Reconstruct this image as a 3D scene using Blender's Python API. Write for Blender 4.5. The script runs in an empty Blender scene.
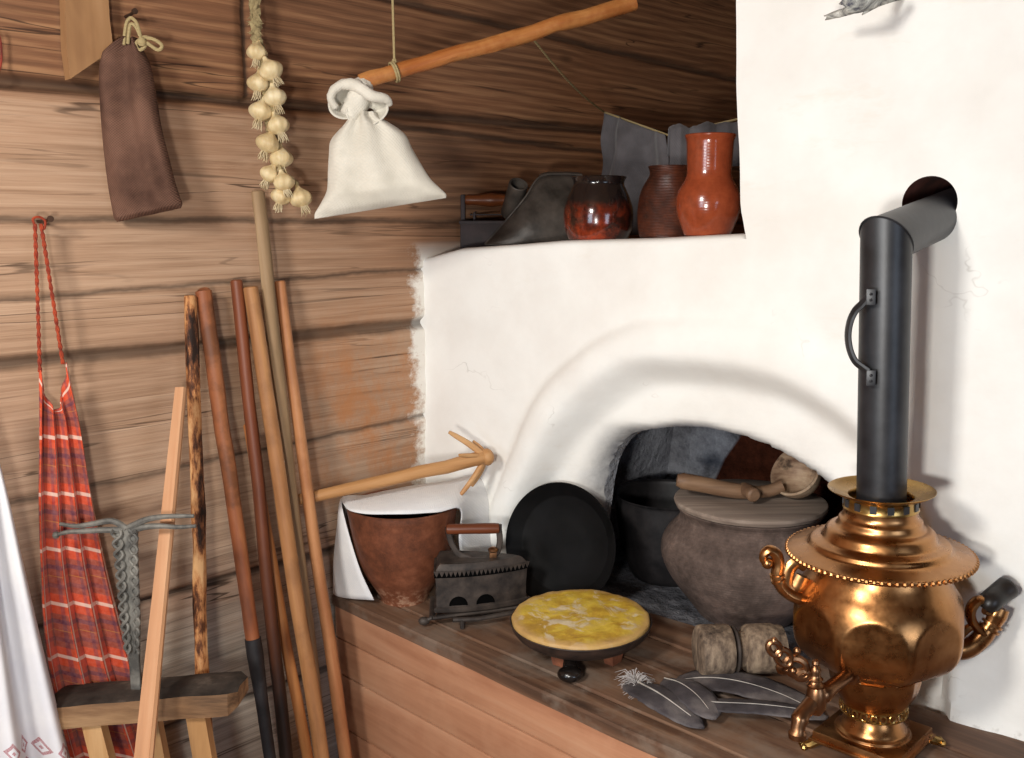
import bpy, bmesh, math, random
from mathutils import Vector, Matrix, noise
random.seed(7)
SC = bpy.context.scene
COL = SC.collection
V = Vector
PI = math.pi

# ------------------------------------------------------------------ camera
FOC, PCX, PCY = 968.0, 512.0, 379.0
PITCH = math.atan((379 - 220) / FOC)
YAW = math.atan(968 * math.cos(PITCH) / FOC)
FH = V((-math.sin(YAW), math.cos(YAW), 0)); RT = V((math.cos(YAW), math.sin(YAW), 0)); UPZ = V((0, 0, 1))
FW = math.cos(PITCH) * FH - math.sin(PITCH) * UPZ
UC = math.sin(PITCH) * FH + math.cos(PITCH) * UPZ
CAM = V((1.642, 0, 0.78))
RZ = math.atan2(RT.y, RT.x)          # turns local x along the camera's right, local y away
FLOOR = -0.75                        # bench top is z = 0

def ray(px, py): return FW + RT * ((px - PCX) / FOC) - UC * ((py - PCY) / FOC)
def onz(px, py, z=0.0):
    d = ray(px, py); return CAM + d * ((z - CAM.z) / d.z)
def onx(px, py, x=0.0):
    d = ray(px, py); return CAM + d * ((x - CAM.x) / d.x)
def ony(px, py, y):
    d = ray(px, py); return CAM + d * ((y - CAM.y) / d.y)
def at(px, py, P, off=0.0):          # point on the upright plane through P that faces the camera
    d = ray(px, py); return CAM + d * (((V(P) - CAM).dot(FH) + off) / d.dot(FH))
def mpp(P): return (V(P) - CAM).dot(FW) / FOC

cd = bpy.data.cameras.new('camera'); cam = bpy.data.objects.new('camera', cd); COL.objects.link(cam)
cd.sensor_width = 36; cd.lens = FOC / 1024 * 36; cd.clip_start = 0.02
m = Matrix((RT, UC, -FW)).transposed().to_4x4(); m.translation = CAM
cam.matrix_world = m
SC.camera = cam
SC.view_settings.view_transform = 'Standard'; SC.view_settings.look = 'None'
SC.view_settings.exposure = 0; SC.view_settings.gamma = 1; SC.view_settings.use_curve_mapping = False

# ------------------------------------------------------------------ mesh helpers
class MB:
    def __init__(s): s.v = []; s.f = []
    def add(s, vs, fs):
        o = len(s.v); s.v += [V(x) for x in vs]; s.f += [tuple(i + o for i in q) for q in fs]; return o
    def xf(s, M):
        s.v = [M @ x for x in s.v]; return s
    def tube(s, path, rad, seg=10, cap=True, sq=1.0, ref=None, closed=False, jit=0.0):
        path = [V(p) for p in path]; n = len(path)
        if not hasattr(rad, '__len__'): rad = [rad] * n
        T = []
        for i in range(n):
            a = path[(i - 1) % n] if (closed or i > 0) else path[i]
            b = path[(i + 1) % n] if (closed or i < n - 1) else path[i]
            T.append((b - a).normalized())
        ref = V(ref) if ref else (V((0, 0, 1)) if abs(T[0].z) < .9 else V((1, 0, 0)))
        u = (ref - T[0] * ref.dot(T[0])).normalized(); o = len(s.v)
        for i in range(n):
            u = u - T[i] * u.dot(T[i])
            u.normalize(); w = T[i].cross(u)
            for k in range(seg):
                a = 2 * PI * k / seg
                r = rad[i] * (1 + (jit * noise.noise(V((path[i].length * 9 + k * 1.7, k * .9, i * .7))) if jit else 0))
                s.v.append(path[i] + u * (math.cos(a) * r) + w * (math.sin(a) * r * sq))
        for i in range(n if closed else n - 1):
            for k in range(seg):
                a = o + i * seg + k; b = o + i * seg + (k + 1) % seg
                c = o + ((i + 1) % n) * seg + (k + 1) % seg; d = o + ((i + 1) % n) * seg + k
                s.f.append((a, b, c, d))
        if cap and not closed:
            s.f.append(tuple(o + k for k in reversed(range(seg))))
            s.f.append(tuple(o + (n - 1) * seg + k for k in range(seg)))
        return s
    def lathe(s, prof, seg=48, rf=None, c=(0, 0)):      # prof: (z, r) from bottom to top
        o = len(s.v); n = len(prof)
        for i, (z, r) in enumerate(prof):
            for k in range(seg):
                a = 2 * PI * k / seg; q = rf(a, i, z, r) if rf else r
                s.v.append(V((c[0] + q * math.cos(a), c[1] + q * math.sin(a), z)))
        for i in range(n - 1):
            for k in range(seg):
                s.f.append((o + i * seg + k, o + i * seg + (k + 1) % seg, o + (i + 1) * seg + (k + 1) % seg, o + (i + 1) * seg + k))
        s.f.append(tuple(o + k for k in reversed(range(seg)))); s.f.append(tuple(o + (n - 1) * seg + k for k in range(seg)))
        return s
    def box(s, a, b, bev=0.0):
        x0, y0, z0 = a; x1, y1, z1 = b
        if bev <= 0:
            s.add([(x0, y0, z0), (x1, y0, z0), (x1, y1, z0), (x0, y1, z0), (x0, y0, z1), (x1, y0, z1), (x1, y1, z1), (x0, y1, z1)],
                  [(3, 2, 1, 0), (4, 5, 6, 7), (0, 1, 5, 4), (1, 2, 6, 5), (2, 3, 7, 6), (3, 0, 4, 7)]); return s
        bm = bmesh.new(); bmesh.ops.create_cube(bm, size=1)
        for v in bm.verts: v.co = V(((x0 + x1) / 2 + v.co.x * (x1 - x0), (y0 + y1) / 2 + v.co.y * (y1 - y0), (z0 + z1) / 2 + v.co.z * (z1 - z0)))
        bmesh.ops.bevel(bm, geom=bm.edges[:], offset=bev, segments=2, profile=.6, affect='EDGES')
        s.bm(bm); return s
    def bm(s, bm):
        bm.verts.ensure_lookup_table(); bm.verts.index_update()
        s.add([v.co.copy() for v in bm.verts], [[v.index for v in f.verts] for f in bm.faces]); bm.free()
    def ball(s, c, r, seg=12, sc=(1, 1, 1)):
        c = V(c); o = len(s.v); ri = seg // 2
        for i in range(1, ri):
            t = PI * i / ri
            for k in range(seg):
                a = 2 * PI * k / seg
                s.v.append(c + V((r * sc[0] * math.sin(t) * math.cos(a), r * sc[1] * math.sin(t) * math.sin(a), r * sc[2] * math.cos(t))))
        for i in range(ri - 2):
            for k in range(seg):
                s.f.append((o + i * seg + k, o + (i + 1) * seg + k, o + (i + 1) * seg + (k + 1) % seg, o + i * seg + (k + 1) % seg))
        t = len(s.v); s.v.append(c + V((0, 0, r * sc[2]))); s.v.append(c - V((0, 0, r * sc[2])))
        for k in range(seg):
            s.f.append((t, o + k, o + (k + 1) % seg)); s.f.append((t + 1, o + (ri - 2) * seg + (k + 1) % seg, o + (ri - 2) * seg + k))
        return s
    def grid(s, fn, nu, nv, wrap=False):
        o = len(s.v)
        for i in range(nu + 1):
            for j in range(nv + 1): s.v.append(V(fn(i / nu, j / nv)))
        for i in range(nu):
            for j in range(nv):
                a = o + i * (nv + 1) + j; s.f.append((a, a + nv + 1, a + nv + 2, a + 1))
        return s
    def prism(s, poly, d):          # poly: 3-D points, extruded by vector d
        n = len(poly); d = V(d); vs = [V(p) for p in poly] + [V(p) + d for p in poly]
        s.add(vs, [tuple(reversed(range(n))), tuple(range(n, 2 * n))] + [(i, (i + 1) % n, (i + 1) % n + n, i + n) for i in range(n)]); return s

def obj(name, mb, mat, parent=None, loc=None, rot=None, smooth=35, solid=0, sub=0, fixn=True):
    me = bpy.data.meshes.new(name); me.from_pydata([tuple(x) for x in mb.v], [], mb.f)
    if fixn:
        b = bmesh.new(); b.from_mesh(me); bmesh.ops.recalc_face_normals(b, faces=b.faces[:]); b.to_mesh(me); b.free()
    me.materials.append(mat)
    if smooth:
        for p in me.polygons: p.use_smooth = True
        if smooth < 180: me.set_sharp_from_angle(angle=math.radians(smooth))
    o = bpy.data.objects.new(name, me); COL.objects.link(o)
    if parent: o.parent = parent
    if loc is not None: o.location = loc
    if rot is not None: o.rotation_euler = rot
    if sub: md = o.modifiers.new('sub', 'SUBSURF'); md.levels = sub; md.render_levels = sub
    if solid: md = o.modifiers.new('solid', 'SOLIDIFY'); md.thickness = solid; md.offset = 0
    return o
def tag(o, label, cat, group=None):
    o['label'] = label; o['category'] = cat
    if group: o['group'] = group
    return o
def thing(name, label, cat, loc=(0, 0, 0), rz=0.0, group=None, rot=None):
    o = bpy.data.objects.new(name, None); COL.objects.link(o); o.empty_display_size = .05
    o.location = loc; o.rotation_euler = rot if rot else (0, 0, rz)
    return tag(o, label, cat, group)
def struct(o): o['kind'] = 'structure'; return o
def smooth01(t): t = max(0, min(1, t)); return t * t * (3 - 2 * t)
def catmull(pts, n):
    pts = [V(p) for p in pts]; out = []
    P = [pts[0] * 2 - pts[1]] + pts + [pts[-1] * 2 - pts[-2]]
    for i in range(1, len(P) - 2):
        for k in range(n):
            t = k / n; a, b, c, d = P[i - 1], P[i], P[i + 1], P[i + 2]
            out.append(.5 * ((2 * b) + (c - a) * t + (2 * a - 5 * b + 4 * c - d) * t * t + (3 * b - a - 3 * c + d) * t ** 3))
    out.append(pts[-1]); return out
def interp(tab, t):
    if t <= tab[0][0]: return tab[0][1]
    for (a, x), (b, y) in zip(tab, tab[1:]):
        if t <= b: return x + (y - x) * (t - a) / (b - a)
    return tab[-1][1]
def smoothprof(prof, n=4):
    return [(p.x, max(p.y, .0005)) for p in catmull([V((z, r, 0)) for z, r in prof], n)]
def NZ(x, y=0, z=0): return noise.noise(V((x, y, z)))

# ------------------------------------------------------------------ materials
def L(h):
    if isinstance(h, str): h = [int(h[i:i + 2], 16) / 255 for i in (0, 2, 4)]
    return tuple(c / 12.92 if c <= .04045 else ((c + .055) / 1.055) ** 2.4 for c in h) + (1,)
class M:
    def __init__(s, name, rough=.7, metal=0.0, spec=.5):
        s.m = bpy.data.materials.new(name); s.m.use_nodes = True; s.t = s.m.node_tree
        s.b = s.t.nodes['Principled BSDF']; s.b.inputs['Roughness'].default_value = rough; s.b.inputs['Metallic'].default_value = metal
        s.b.inputs['Specular IOR Level'].default_value = spec
        s.co = s.n('ShaderNodeTexCoord').outputs['Object']
    def n(s, t): return s.t.nodes.new(t)
    def put(s, sock, v):
        if hasattr(v, 'is_output'): s.t.links.new(v, sock)
        elif isinstance(v, str): sock.default_value = L(v)
        else: sock.default_value = v
    def vec(s, scale=(1, 1, 1), rot=(0, 0, 0), loc=(0, 0, 0), v=None):
        q = s.n('ShaderNodeMapping'); s.put(q.inputs[0], v or s.co); q.inputs['Scale'].default_value = scale; q.inputs['Rotation'].default_value = rot; q.inputs['Location'].default_value = loc
        return q.outputs[0]
    def noise(s, v=None, scale=5, detail=4, rough=.55, dist=0, col=False):
        q = s.n('ShaderNodeTexNoise'); s.put(q.inputs['Vector'], v or s.co); q.inputs['Scale'].default_value = scale
        q.inputs['Detail'].default_value = detail; q.inputs['Roughness'].default_value = rough; q.inputs['Distortion'].default_value = dist
        return q.outputs['Color' if col else 'Fac']
    def voro(s, v=None, scale=5, feat='F1'):
        q = s.n('ShaderNodeTexVoronoi'); q.feature = feat; s.put(q.inputs['Vector'], v or s.co); q.inputs['Scale'].default_value = scale
        return q.outputs['Distance']
    def wave(s, v=None, scale=5, dist=2, detail=2, axis='Z', typ='BANDS', prof='SIN'):
        q = s.n('ShaderNodeTexWave'); q.wave_type = typ; q.bands_direction = axis; q.wave_profile = prof
        s.put(q.inputs['Vector'], v or s.co); q.inputs['Scale'].default_value = scale; q.inputs['Distortion'].default_value = dist; q.inputs['Detail'].default_value = detail
        return q.outputs['Fac']
    def ramp(s, f, stops, interp='LINEAR'):
        q = s.n('ShaderNodeValToRGB'); s.put(q.inputs[0], f); e = q.color_ramp.elements; q.color_ramp.interpolation = interp
        while len(e) < len(stops): e.new(.5)
        for x, (p, c) in zip(e, stops):
            x.position = p; x.color = L(c) if isinstance(c, str) else (c, c, c, 1)
        return q.outputs[0]
    def mix(s, f, a, b, mode='MIX'):
        q = s.n('ShaderNodeMix'); q.data_type = 'RGBA'; q.blend_type = mode
        s.put(q.inputs[0], f); s.put(q.inputs[6], a); s.put(q.inputs[7], b); return q.outputs[2]
    def math(s, op, a, b=0.0, c=0.0, clamp=False):
        q = s.n('ShaderNodeMath'); q.operation = op; q.use_clamp = clamp; s.put(q.inputs[0], a); s.put(q.inputs[1], b); s.put(q.inputs[2], c); return q.outputs[0]
    def sep(s, v=None):
        q = s.n('ShaderNodeSeparateXYZ'); s.put(q.inputs[0], v or s.co); return q.outputs
    def comb(s, x, y, z):
        q = s.n('ShaderNodeCombineXYZ'); s.put(q.inputs[0], x); s.put(q.inputs[1], y); s.put(q.inputs[2], z); return q.outputs[0]
    def attr(s, name):
        q = s.n('ShaderNodeAttribute'); q.attribute_name = name; return q.outputs['Fac']
    def rand(s): return s.n('ShaderNodeObjectInfo').outputs['Random']
    def bump(s, h, strength=.3, dist=.005):
        q = s.n('ShaderNodeBump'); s.put(q.inputs['Height'], h); q.inputs['Strength'].default_value = strength; q.inputs['Distance'].default_value = dist
        s.t.links.new(q.outputs[0], s.b.inputs['Normal'])
    def color(s, c): s.put(s.b.inputs['Base Color'], c); return s
    def rough(s, c): s.put(s.b.inputs['Roughness'], c); return s
    def win(s, x, lo, hi, soft):      # 1 inside lo..hi with soft ends
        a = s.math('MULTIPLY_ADD', x, 1 / soft, -lo / soft + .5, True); b = s.math('MULTIPLY_ADD', x, -1 / soft, hi / soft + .5, True)
        return s.math('MULTIPLY', a, b)

def wood(name, dark, mid, light, axis='Z', grain=60, rough=.65, knots=True, dark_end=None, patch=None, patch_amt=.5, ringy=1.0, bumpy=.35):
    w = M(name, rough, spec=.3)
    k = {'X': 0, 'Y': 1, 'Z': 2}[axis]
    sc = [grain, grain, grain]; sc[k] = grain * .04
    sc2 = [14, 14, 14]; sc2[k] = 1.6
    off = w.n('ShaderNodeVectorMath'); off.operation = 'ADD'; w.put(off.inputs[0], w.co)
    r = w.rand(); w.put(off.inputs[1], w.comb(w.math('MULTIPLY', r, 9.0), w.math('MULTIPLY', r, 17.0), w.math('MULTIPLY', r, 5.0)))
    p = off.outputs[0]
    fine = w.noise(w.vec(tuple(sc), v=p), 1, 5, .6, .4)
    big = w.noise(w.vec(tuple(sc2), v=p), 1, 4, .6, 1.2)
    f = w.math('ADD', w.math('MULTIPLY', fine, .5), w.math('MULTIPLY', big, .6 * ringy))
    c = w.ramp(f, [(.3, dark), (.5, mid), (.72, light)])
    if knots:
        sk = [9, 9, 9]; sk[k] = 3
        kn = w.voro(w.vec(tuple(sk), v=p), 1)
        c = w.mix(w.ramp(kn, [(.05, .85), (.16, 0.0)]), c, dark)
    if patch:
        c = w.mix(w.math('MULTIPLY', w.ramp(w.noise(w.vec((8, 8, 8), v=p), 1, 5, .65), [(.47, 0.0), (.6, 1.0)]), patch_amt), c, patch)
    if dark_end:
        z0, z1, dc = dark_end
        z = w.sep()[k]
        g = w.math('MULTIPLY_ADD', z, 1 / (z1 - z0), -z0 / (z1 - z0), True)
        g = w.math('ADD', g, w.math('MULTIPLY_ADD', big, .6, -.3), 0, True)
        c = w.mix(w.math('SUBTRACT', 1.0, g, 0, True), c, dc)
    w.color(c); w.bump(f, bumpy, .004)
    return w.m

def plain(name, c1, c2, rough=.7, metal=0, scale=30, bump=.2, bd=.003, stops=(.35, .65), spec=.5, detail=5):
    w = M(name, rough, metal, spec)
    n_ = w.noise(None, scale, detail, .6)
    w.color(w.ramp(n_, [(stops[0], c1), (stops[1], c2)])); w.bump(n_, bump, bd); return w.m

def cloth(name, c1, c2, weave=900, rough=.95, bump=.25):
    w = M(name, rough, 0, .15)
    n_ = w.noise(None, 14, 5, .6)
    v = w.sep(); a = w.math('SINE', w.math('MULTIPLY', w.math('ADD', v[0], v[1]), weave)); b = w.math('SINE', w.math('MULTIPLY', v[2], weave))
    wv = w.math('MULTIPLY', a, b)
    w.color(w.ramp(n_, [(.3, c1), (.7, c2)])); w.bump(w.math('ADD', wv, w.math('MULTIPLY', n_, 3.0)), bump, .0012)
    w.b.inputs['Sheen Weight'].default_value = .15
    return w.m
exec_marker = 0
# ------------------------------------------------------------------ log wall
SEAMS = [  # (z at Y=1, slope dz/dY, half width, depth, Ymin, Ymax, soft chinking)
    (-.62, .0, .006, .012, -9, 9), (-.40, .01, .006, .012, -9, 9), (-.165, -.02, .006, .012, -9, 9),
    (.092, -.02, .007, .014, -9, 9), (.335, .02, .004, .007, -9, 9), (.553, .0, .012, .014, -9, 9),
    (.666, .02, .004, .008, -9, 9), (.779, -.005, .005, .009, -9, 9), (.997, .012, .010, .02, -9, 9),
    (.985, -.03, .006, .012, 1.25, 9), (1.235, -.022, .007, .014, 1.0, 9), (1.27, .02, .008, .014, -9, .97), (1.44, 0, .008, .014, -9, 9)]
def seam_z(s, y): return s[0] + s[1] * (y - 1) + .006 * NZ(y * 2.3, s[0] * 7) + .002 * NZ(y * 9, s[0] * 5)
def wall_x(y, z):
    x = -.004 + .0032 * NZ(y * 1.3, z * 5, 3) + .0022 * NZ(y * 3, z * 30, 1) + .0015 * NZ(y * 7, z * 90, 5)
    for s in SEAMS:
        if not s[4] <= y <= s[5]: continue
        d = abs(z - seam_z(s, y)); w = s[2] * (1 + .6 * NZ(y * 6, s[0] * 3))
        if d < w * 1.6: x -= s[3] * (1 - smooth01(d / (w * 1.6)))
    if z > .997:
        d = abs(y - (.976 + .004 * NZ(z * 8)))
        if d < .012: x -= .02 * (1 - smooth01(d / .012))
    return x
ys = [-2.4 + .13 * i for i in range(20)] + [.2 + .011 * i for i in range(228)] + [2.72 + .1 * i for i in range(5)]
zs = [FLOOR + .011 * i for i in range(36)] + [FLOOR + .396 + .0048 * i for i in range(338)] + [1.29 + .04 * i for i in range(10)]
wb = MB(); wb.grid(lambda u, v: (0, 0, 0), len(ys) - 1, len(zs) - 1)
for i, y in enumerate(ys):
    for j, z in enumerate(zs): wb.v[i * len(zs) + j] = V((wall_x(y, z), y, z))
# close the slab
nz = len(zs); ny = len(ys)
loop = [i * nz for i in range(ny)] + [(ny - 1) * nz + j for j in range(1, nz)] + [i * nz + nz - 1 for i in range(ny - 2, -1, -1)] + [j for j in range(nz - 2, 0, -1)]
o0 = len(wb.v); wb.v += [V((-.16, wb.v[i].y, wb.v[i].z)) for i in loop]
nl = len(loop)
for k in range(nl): wb.f.append((loop[k], loop[(k + 1) % nl], o0 + (k + 1) % nl, o0 + k))
wb.f.append(tuple(o0 + k for k in range(nl)))

w = M('hewn_log_wall', .75, spec=.25)
sx, sy, sz = w.sep()
warp = w.noise(w.vec((1, 1.6, 5)), 1, 3, .5)
li = w.noise(w.vec((.1, .05, 4.3)), 1, 0)                                 # per log tone
zz = w.math('ADD', sz, w.math('MULTIPLY', warp, .16))
rings = w.wave(w.comb(0.0, w.math('MULTIPLY', sy, .05), w.math('ADD', sz, w.math('MULTIPLY', warp, .07))), 17, 2.0, 4, 'Z')
fine = w.noise(w.vec((1, 2.2, 95)), 1, 6, .65, .3)
mid = w.noise(w.vec((1, 1.2, 17)), 1, 5, .6, 1.0)
mid = w.noise(w.vec((1, 1.0, 9)), 1, 5, .6, .6)
fine2 = w.noise(w.vec((1, 5, 330)), 1, 4, .65, .2)
f = w.math('ADD', w.math('ADD', w.math('MULTIPLY', fine, .48), w.math('MULTIPLY', mid, .22)), w.math('MULTIPLY', fine2, .30))
fh = w.math('ADD', w.math('MULTIPLY', f, .88), w.math('MULTIPLY', rings, .11))
low = w.ramp(f, [(.33, '86674f'), (.5, 'ac8b70'), (.67, 'c4a58a')])
hi = w.ramp(fh, [(.3, '4a3324'), (.5, '80593f'), (.66, 'a37a57')])
gr = w.ramp(f, [(.33, '6e645a'), (.5, '9c9083'), (.67, 'b7ab9c')])
warmgrey = w.math('ADD', sz, w.math('MULTIPLY', mid, .25))
c = w.mix(w.ramp(w.math('MULTIPLY_ADD', warmgrey, 1.0, .1), [(.18, 1.0), (.42, .25), (.75, 0.0)]), low, gr)
c = w.mix(w.ramp(w.math('ADD', sz, w.math('MULTIPLY_ADD', warp, .02, -.012)), [(.955, 0.0), (.985, 1.0)]), c, hi)
# browner towards the far corner and above
c = w.mix(w.math('MULTIPLY', w.win(sy, 1.3, 9, .6), w.win(sz, .68, 9, .2)), c, hi)
# dark weathered stains and knots
st = w.ramp(w.noise(w.vec((1, 1.7, 30), loc=(0, 3, 1)), 1, 6, .72, .4), [(.55, 0.0), (.68, .6)])
pch = w.ramp(w.noise(w.vec((1, 2.2, 5), loc=(0, 1, 1)), 1, 4, .6), [(.42, .15), (.62, 1.0)])
c = w.mix(w.math('MULTIPLY', st, pch), c, '5a3a24')
rd = w.ramp(w.noise(w.vec((1, 1.2, 4), loc=(0, 7, 4)), 1, 4, .6), [(.50, 0.0), (.70, .3)])
c = w.mix(rd, c, '9a6440')
kn = w.voro(w.vec((0, 3.1, 8.5), v=w.comb(sx, w.math('ADD', sy, w.math('MULTIPLY', warp, .1)), sz)), 1)
c = w.mix(w.ramp(kn, [(.035, .9), (.06, .55), (.12, 0.0)]), c, '3a2618')
# fine cracks along the grain
ck = w.noise(w.vec((1, .9, 26), loc=(0, 5, 2)), 1, 3, .5, .6)
c = w.mix(w.math('MULTIPLY', w.ramp(w.math('ABSOLUTE', w.math('SUBTRACT', ck, .5)), [(.004, 1.0), (.012, 0.0)]), w.ramp(mid, [(.45, 0.0), (.6, .8)])), c, '35241a')
# clay smears by the stove, whitewash at its edge
n1 = w.noise(w.vec((1, 9, 7)), 1, 6, .7)
pt = w.math('MULTIPLY', w.math('MULTIPLY', w.win(sy, 1.07, 1.42, .2), w.win(sz, .16, .56, .16)), w.ramp(n1, [(.42, 0.0), (.6, .8)]))
c = w.mix(pt, c, 'b0764a')
edge = w.math('ADD', sy, w.math('MULTIPLY', w.noise(w.vec((1, 12, 16)), 1, 6, .75), .17))
ww = w.math('MULTIPLY', w.ramp(edge, [(.0, 0.0), (1.0, 0.0)]) if False else w.win(edge, 1.452, 1.75, .03), w.win(sz, -.1, .715, .04))
c = w.mix(ww, c, 'e9e4da')
# moss and grime in the seams
sm = None
for s in SEAMS:
    d = w.math('ABSOLUTE', w.math('SUBTRACT', w.math('ADD', sz, w.math('MULTIPLY_ADD', w.noise(w.vec((0, 6, 9)), 1, 4, .7), .02, -.01)), w.math('MULTIPLY_ADD', sy, s[1], s[0] - s[1])))
    g = w.ramp(d, [(s[2] * .5, .9), (s[2] * 1.4, 0.0)])
    if s[4] > -5 or s[5] < 5: g = w.math('MULTIPLY', g, w.win(sy, s[4], s[5], .02))
    sm = g if sm is None else w.math('MAXIMUM', sm, g)
vs_ = w.math('MULTIPLY', w.win(w.math('ADD', sy, w.math('MULTIPLY_ADD', w.noise(w.vec((0, 9, 9)), 1, 4, .7), .012, -.006)), .971, .981, .005), w.win(sz, 1.0, 9, .01))
c = w.mix(w.math('MULTIPLY', w.math('MAXIMUM', sm, vs_), .8), c, '3a2e26')
w.color(c)
w.bump(w.math('ADD', w.math('MULTIPLY', fine, .6), w.math('MULTIPLY', fine2, .5)), .4, .003)
MAT_LOG = w.m
struct(obj('wall_left', wb, MAT_LOG, smooth=180))

MAT_BOARD = wood('room_boards', '4a3322', '7c593c', '9c7650', 'Y', 30)
fl = MB()
for i in range(22): fl.box((-.02 + i * .19, -2.4, FLOOR - .05), (-.02 + i * .19 + .186, 3.1, FLOOR + .004 * NZ(i * 3.3)), .004)
floor = struct(obj('floor', fl, MAT_BOARD))
cl = MB()
for i in range(22): cl.box((-.02 + i * .19, -2.4, 1.66), (-.02 + i * .19 + .187, 3.1, 1.7), .004)
struct(obj('ceiling', cl, MAT_BOARD))
def logwall(name, a, b, axis):
    q = MB()
    for i in range(11):
        z = FLOOR + .22 * i + .11
        p, r = V(a) + V((0, 0, z)), V(b) + V((0, 0, z))
        q.tube([p, p.lerp(r, .5), r], .118, 14)
    return struct(obj(name, q, wood(name + '_logs', '4b3220', '80593b', 'a67c54', axis, 25)))
logwall('wall_back', (-.1, 3.12, 0), (4.1, 3.12, 0), 'X')
logwall('wall_right', (4.12, -2.4, 0), (4.12, 3.1, 0), 'Y')
logwall('wall_front', (-.1, -2.5, 0), (4.1, -2.5, 0), 'X')
# window behind the viewer
wn = thing('window_1', 'wooden casement window', 'window', (1.3, -2.37, .15)); del wn['category']; struct(wn)
q = MB()
for a, b in (((-.5, -.02, -.05), (.5, .05, .03)), ((-.5, -.02, .85), (.5, .05, .93)), ((-.5, -.02, .03), (-.42, .05, .85)), ((.42, -.02, .03), (.5, .05, .85)), ((-.025, -.01, .03), (.025, .04, .85)), ((-.42, -.01, .42), (.42, .04, .46))): q.box(a, b, .006)
MAT_WHITE = plain('white_paint', 'd8d4cc', 'e8e4dc', .5)
obj('window_frame', q, MAT_WHITE, wn)

# ------------------------------------------------------------------ stove
def yf(x): return 1.39 + .10 * x
def zt(x): return interp([(-.1, .69), (0, .690), (.1, .712), (.25, .722), (.36, .731), (.58, .739), (.74, .748)], x)
def xe(z): return interp([(.74, .757), (.77, .752), (.80, .744), (.9, .738), (1.0, .728), (1.04, .726), (1.14, .72), (1.7, .72)], z)
def fpx(px, py, dy=0.0):             # pixel -> (x, z) on the stove face
    y = 1.45
    for _ in range(6): p = ony(px, py, y); y = yf(p.x) + dy
    return V((p.x, p.z))
ARCH = [V((.386, -.02)), V((.389, .06)), V((.400, .16))] + [fpx(*p, .045) for p in ((592, 480), (601, 455), (618, 438), (650, 430), (690, 428), (735, 436), (775, 452), (808, 472), (830, 490))] + [V((.955, .27)), V((.985, .2)), V((1.0, .1)), V((1.0, -.02))]
ARCH = [V((p.x, p.y)) for p in catmull([V((p.x, p.y, 0)) for p in ARCH], 6)]
RIB = [V((.222, -.05)), V((.214, .1))] + [fpx(*p) for p in ((524, 470), (551, 412), (586, 376), (630, 350), (690, 347), (760, 356), (815, 378), (862, 410), (905, 455), (940, 520))] + [V((1.14, .12)), V((1.15, -.05))]
RIB = [V((p.x, p.y)) for p in catmull([V((p.x, p.y, 0)) for p in RIB], 6)]
def pdist(P, pl):
    best = 9; side = 1
    for a, b in zip(pl, pl[1:]):
        e = b - a; t = max(0, min(1, (P - a).dot(e) / max(e.length_squared, 1e-9))); q = P - (a + e * t); d = q.length
        if d < best: best = d; side = 1 if e.x * q.y - e.y * q.x > 0 else -1
    return best, side
def inside(P, pl):
    r = False; n = len(pl)
    for i in range(n):
        a, b = pl[i], pl[(i + 1) % n]
        if (a.y > P.y) != (b.y > P.y) and P.x < (b.x - a.x) * (P.y - a.y) / (b.y - a.y) + a.x: r = not r
    return r
SOOT = {}
def face_y(x, z):
    P = V((x, z)); y = yf(x) + .005 * NZ(x * 3, z * 3, 2) + .002 * NZ(x * 9, z * 9, 4) + .0008 * NZ(x * 25, z * 25, 7)
    if z < .72:
        d, s = pdist(P, RIB); h = interp([(0, .020), (.3, .022), (.6, .020), (.9, .010), (1.15, .006)], x)
        w_ = interp([(.2, .045), (.5, .045), (.7, .055)], x)
        out = s > 0
        rc = .045; wi = interp([(.22, .045), (.40, .085)], z)
        if out: y -= h * (1 - (d / w_) ** 2.4) ** .8 if d < w_ else 0
        elif d < wi: y -= h * (1 - smooth01(d / wi)) - rc * smooth01((d - .012) / (wi - .012))
        else: y += rc
        if x < .3:                       # set-back plinth beside the arch foot
            g = smooth01((.172 - .1 * x - z + .01 * NZ(x * 8)) / .02) * smooth01((.2 - x) / .03); y += .035 * g
        da, _ = pdist(P, ARCH)
        r = .022 + .035 * smooth01((.56 - x) / .14) * smooth01((.42 - z) / .05)
        if inside(P, ARCH): y += r
        elif da < r: y += r - math.sqrt(max(0, r * r - (r - da) ** 2))
    return y
def soot(x, z):
    if z > .6: return 0
    d, _ = pdist(V((x, z)), ARCH)
    return max(0, 1 - d / ((.040 if x < .44 else interp([(.44, .040), (.54, .016)], x)) + .016 * NZ(x * 14, z * 14, 2)))
n1, n2 = 74, 92; nzl, nzh = 88, 60
X2 = 1.75
sb = MB()
cols = [.735 * i / n1 for i in range(n1)]
def colx(i, z): return -.03 + (xe(max(z, .74)) + .03) * i / n1 if i <= n1 else (lambda x0: x0 + (X2 - x0) * ((i - n1) / n2))(xe(max(z, .74)))
idx = {}
for i in range(n1 + n2 + 1):
    for j in range(nzl + 1):
        x = colx(i, 0); z = FLOOR + .75 - .02 + (zt(min(x, .757)) + .02) * j / nzl
        idx[i, j] = len(sb.v); sb.v.append(V((x, face_y(x, z), z)))
for i in range(n1, n1 + n2 + 1):
    for j in range(1, nzh + 1):
        z = .748 + (1.66 - .748) * j / nzh; x = colx(i, z)
        idx[i, nzl + j] = len(sb.v); sb.v.append(V((x, face_y(x, z), z)))
for (i, j) in list(idx):
    if (i + 1, j) in idx and (i, j + 1) in idx and (i + 1, j + 1) in idx: sb.f.append((idx[i, j], idx[i + 1, j], idx[i + 1, j + 1], idx[i, j + 1]))
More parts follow.
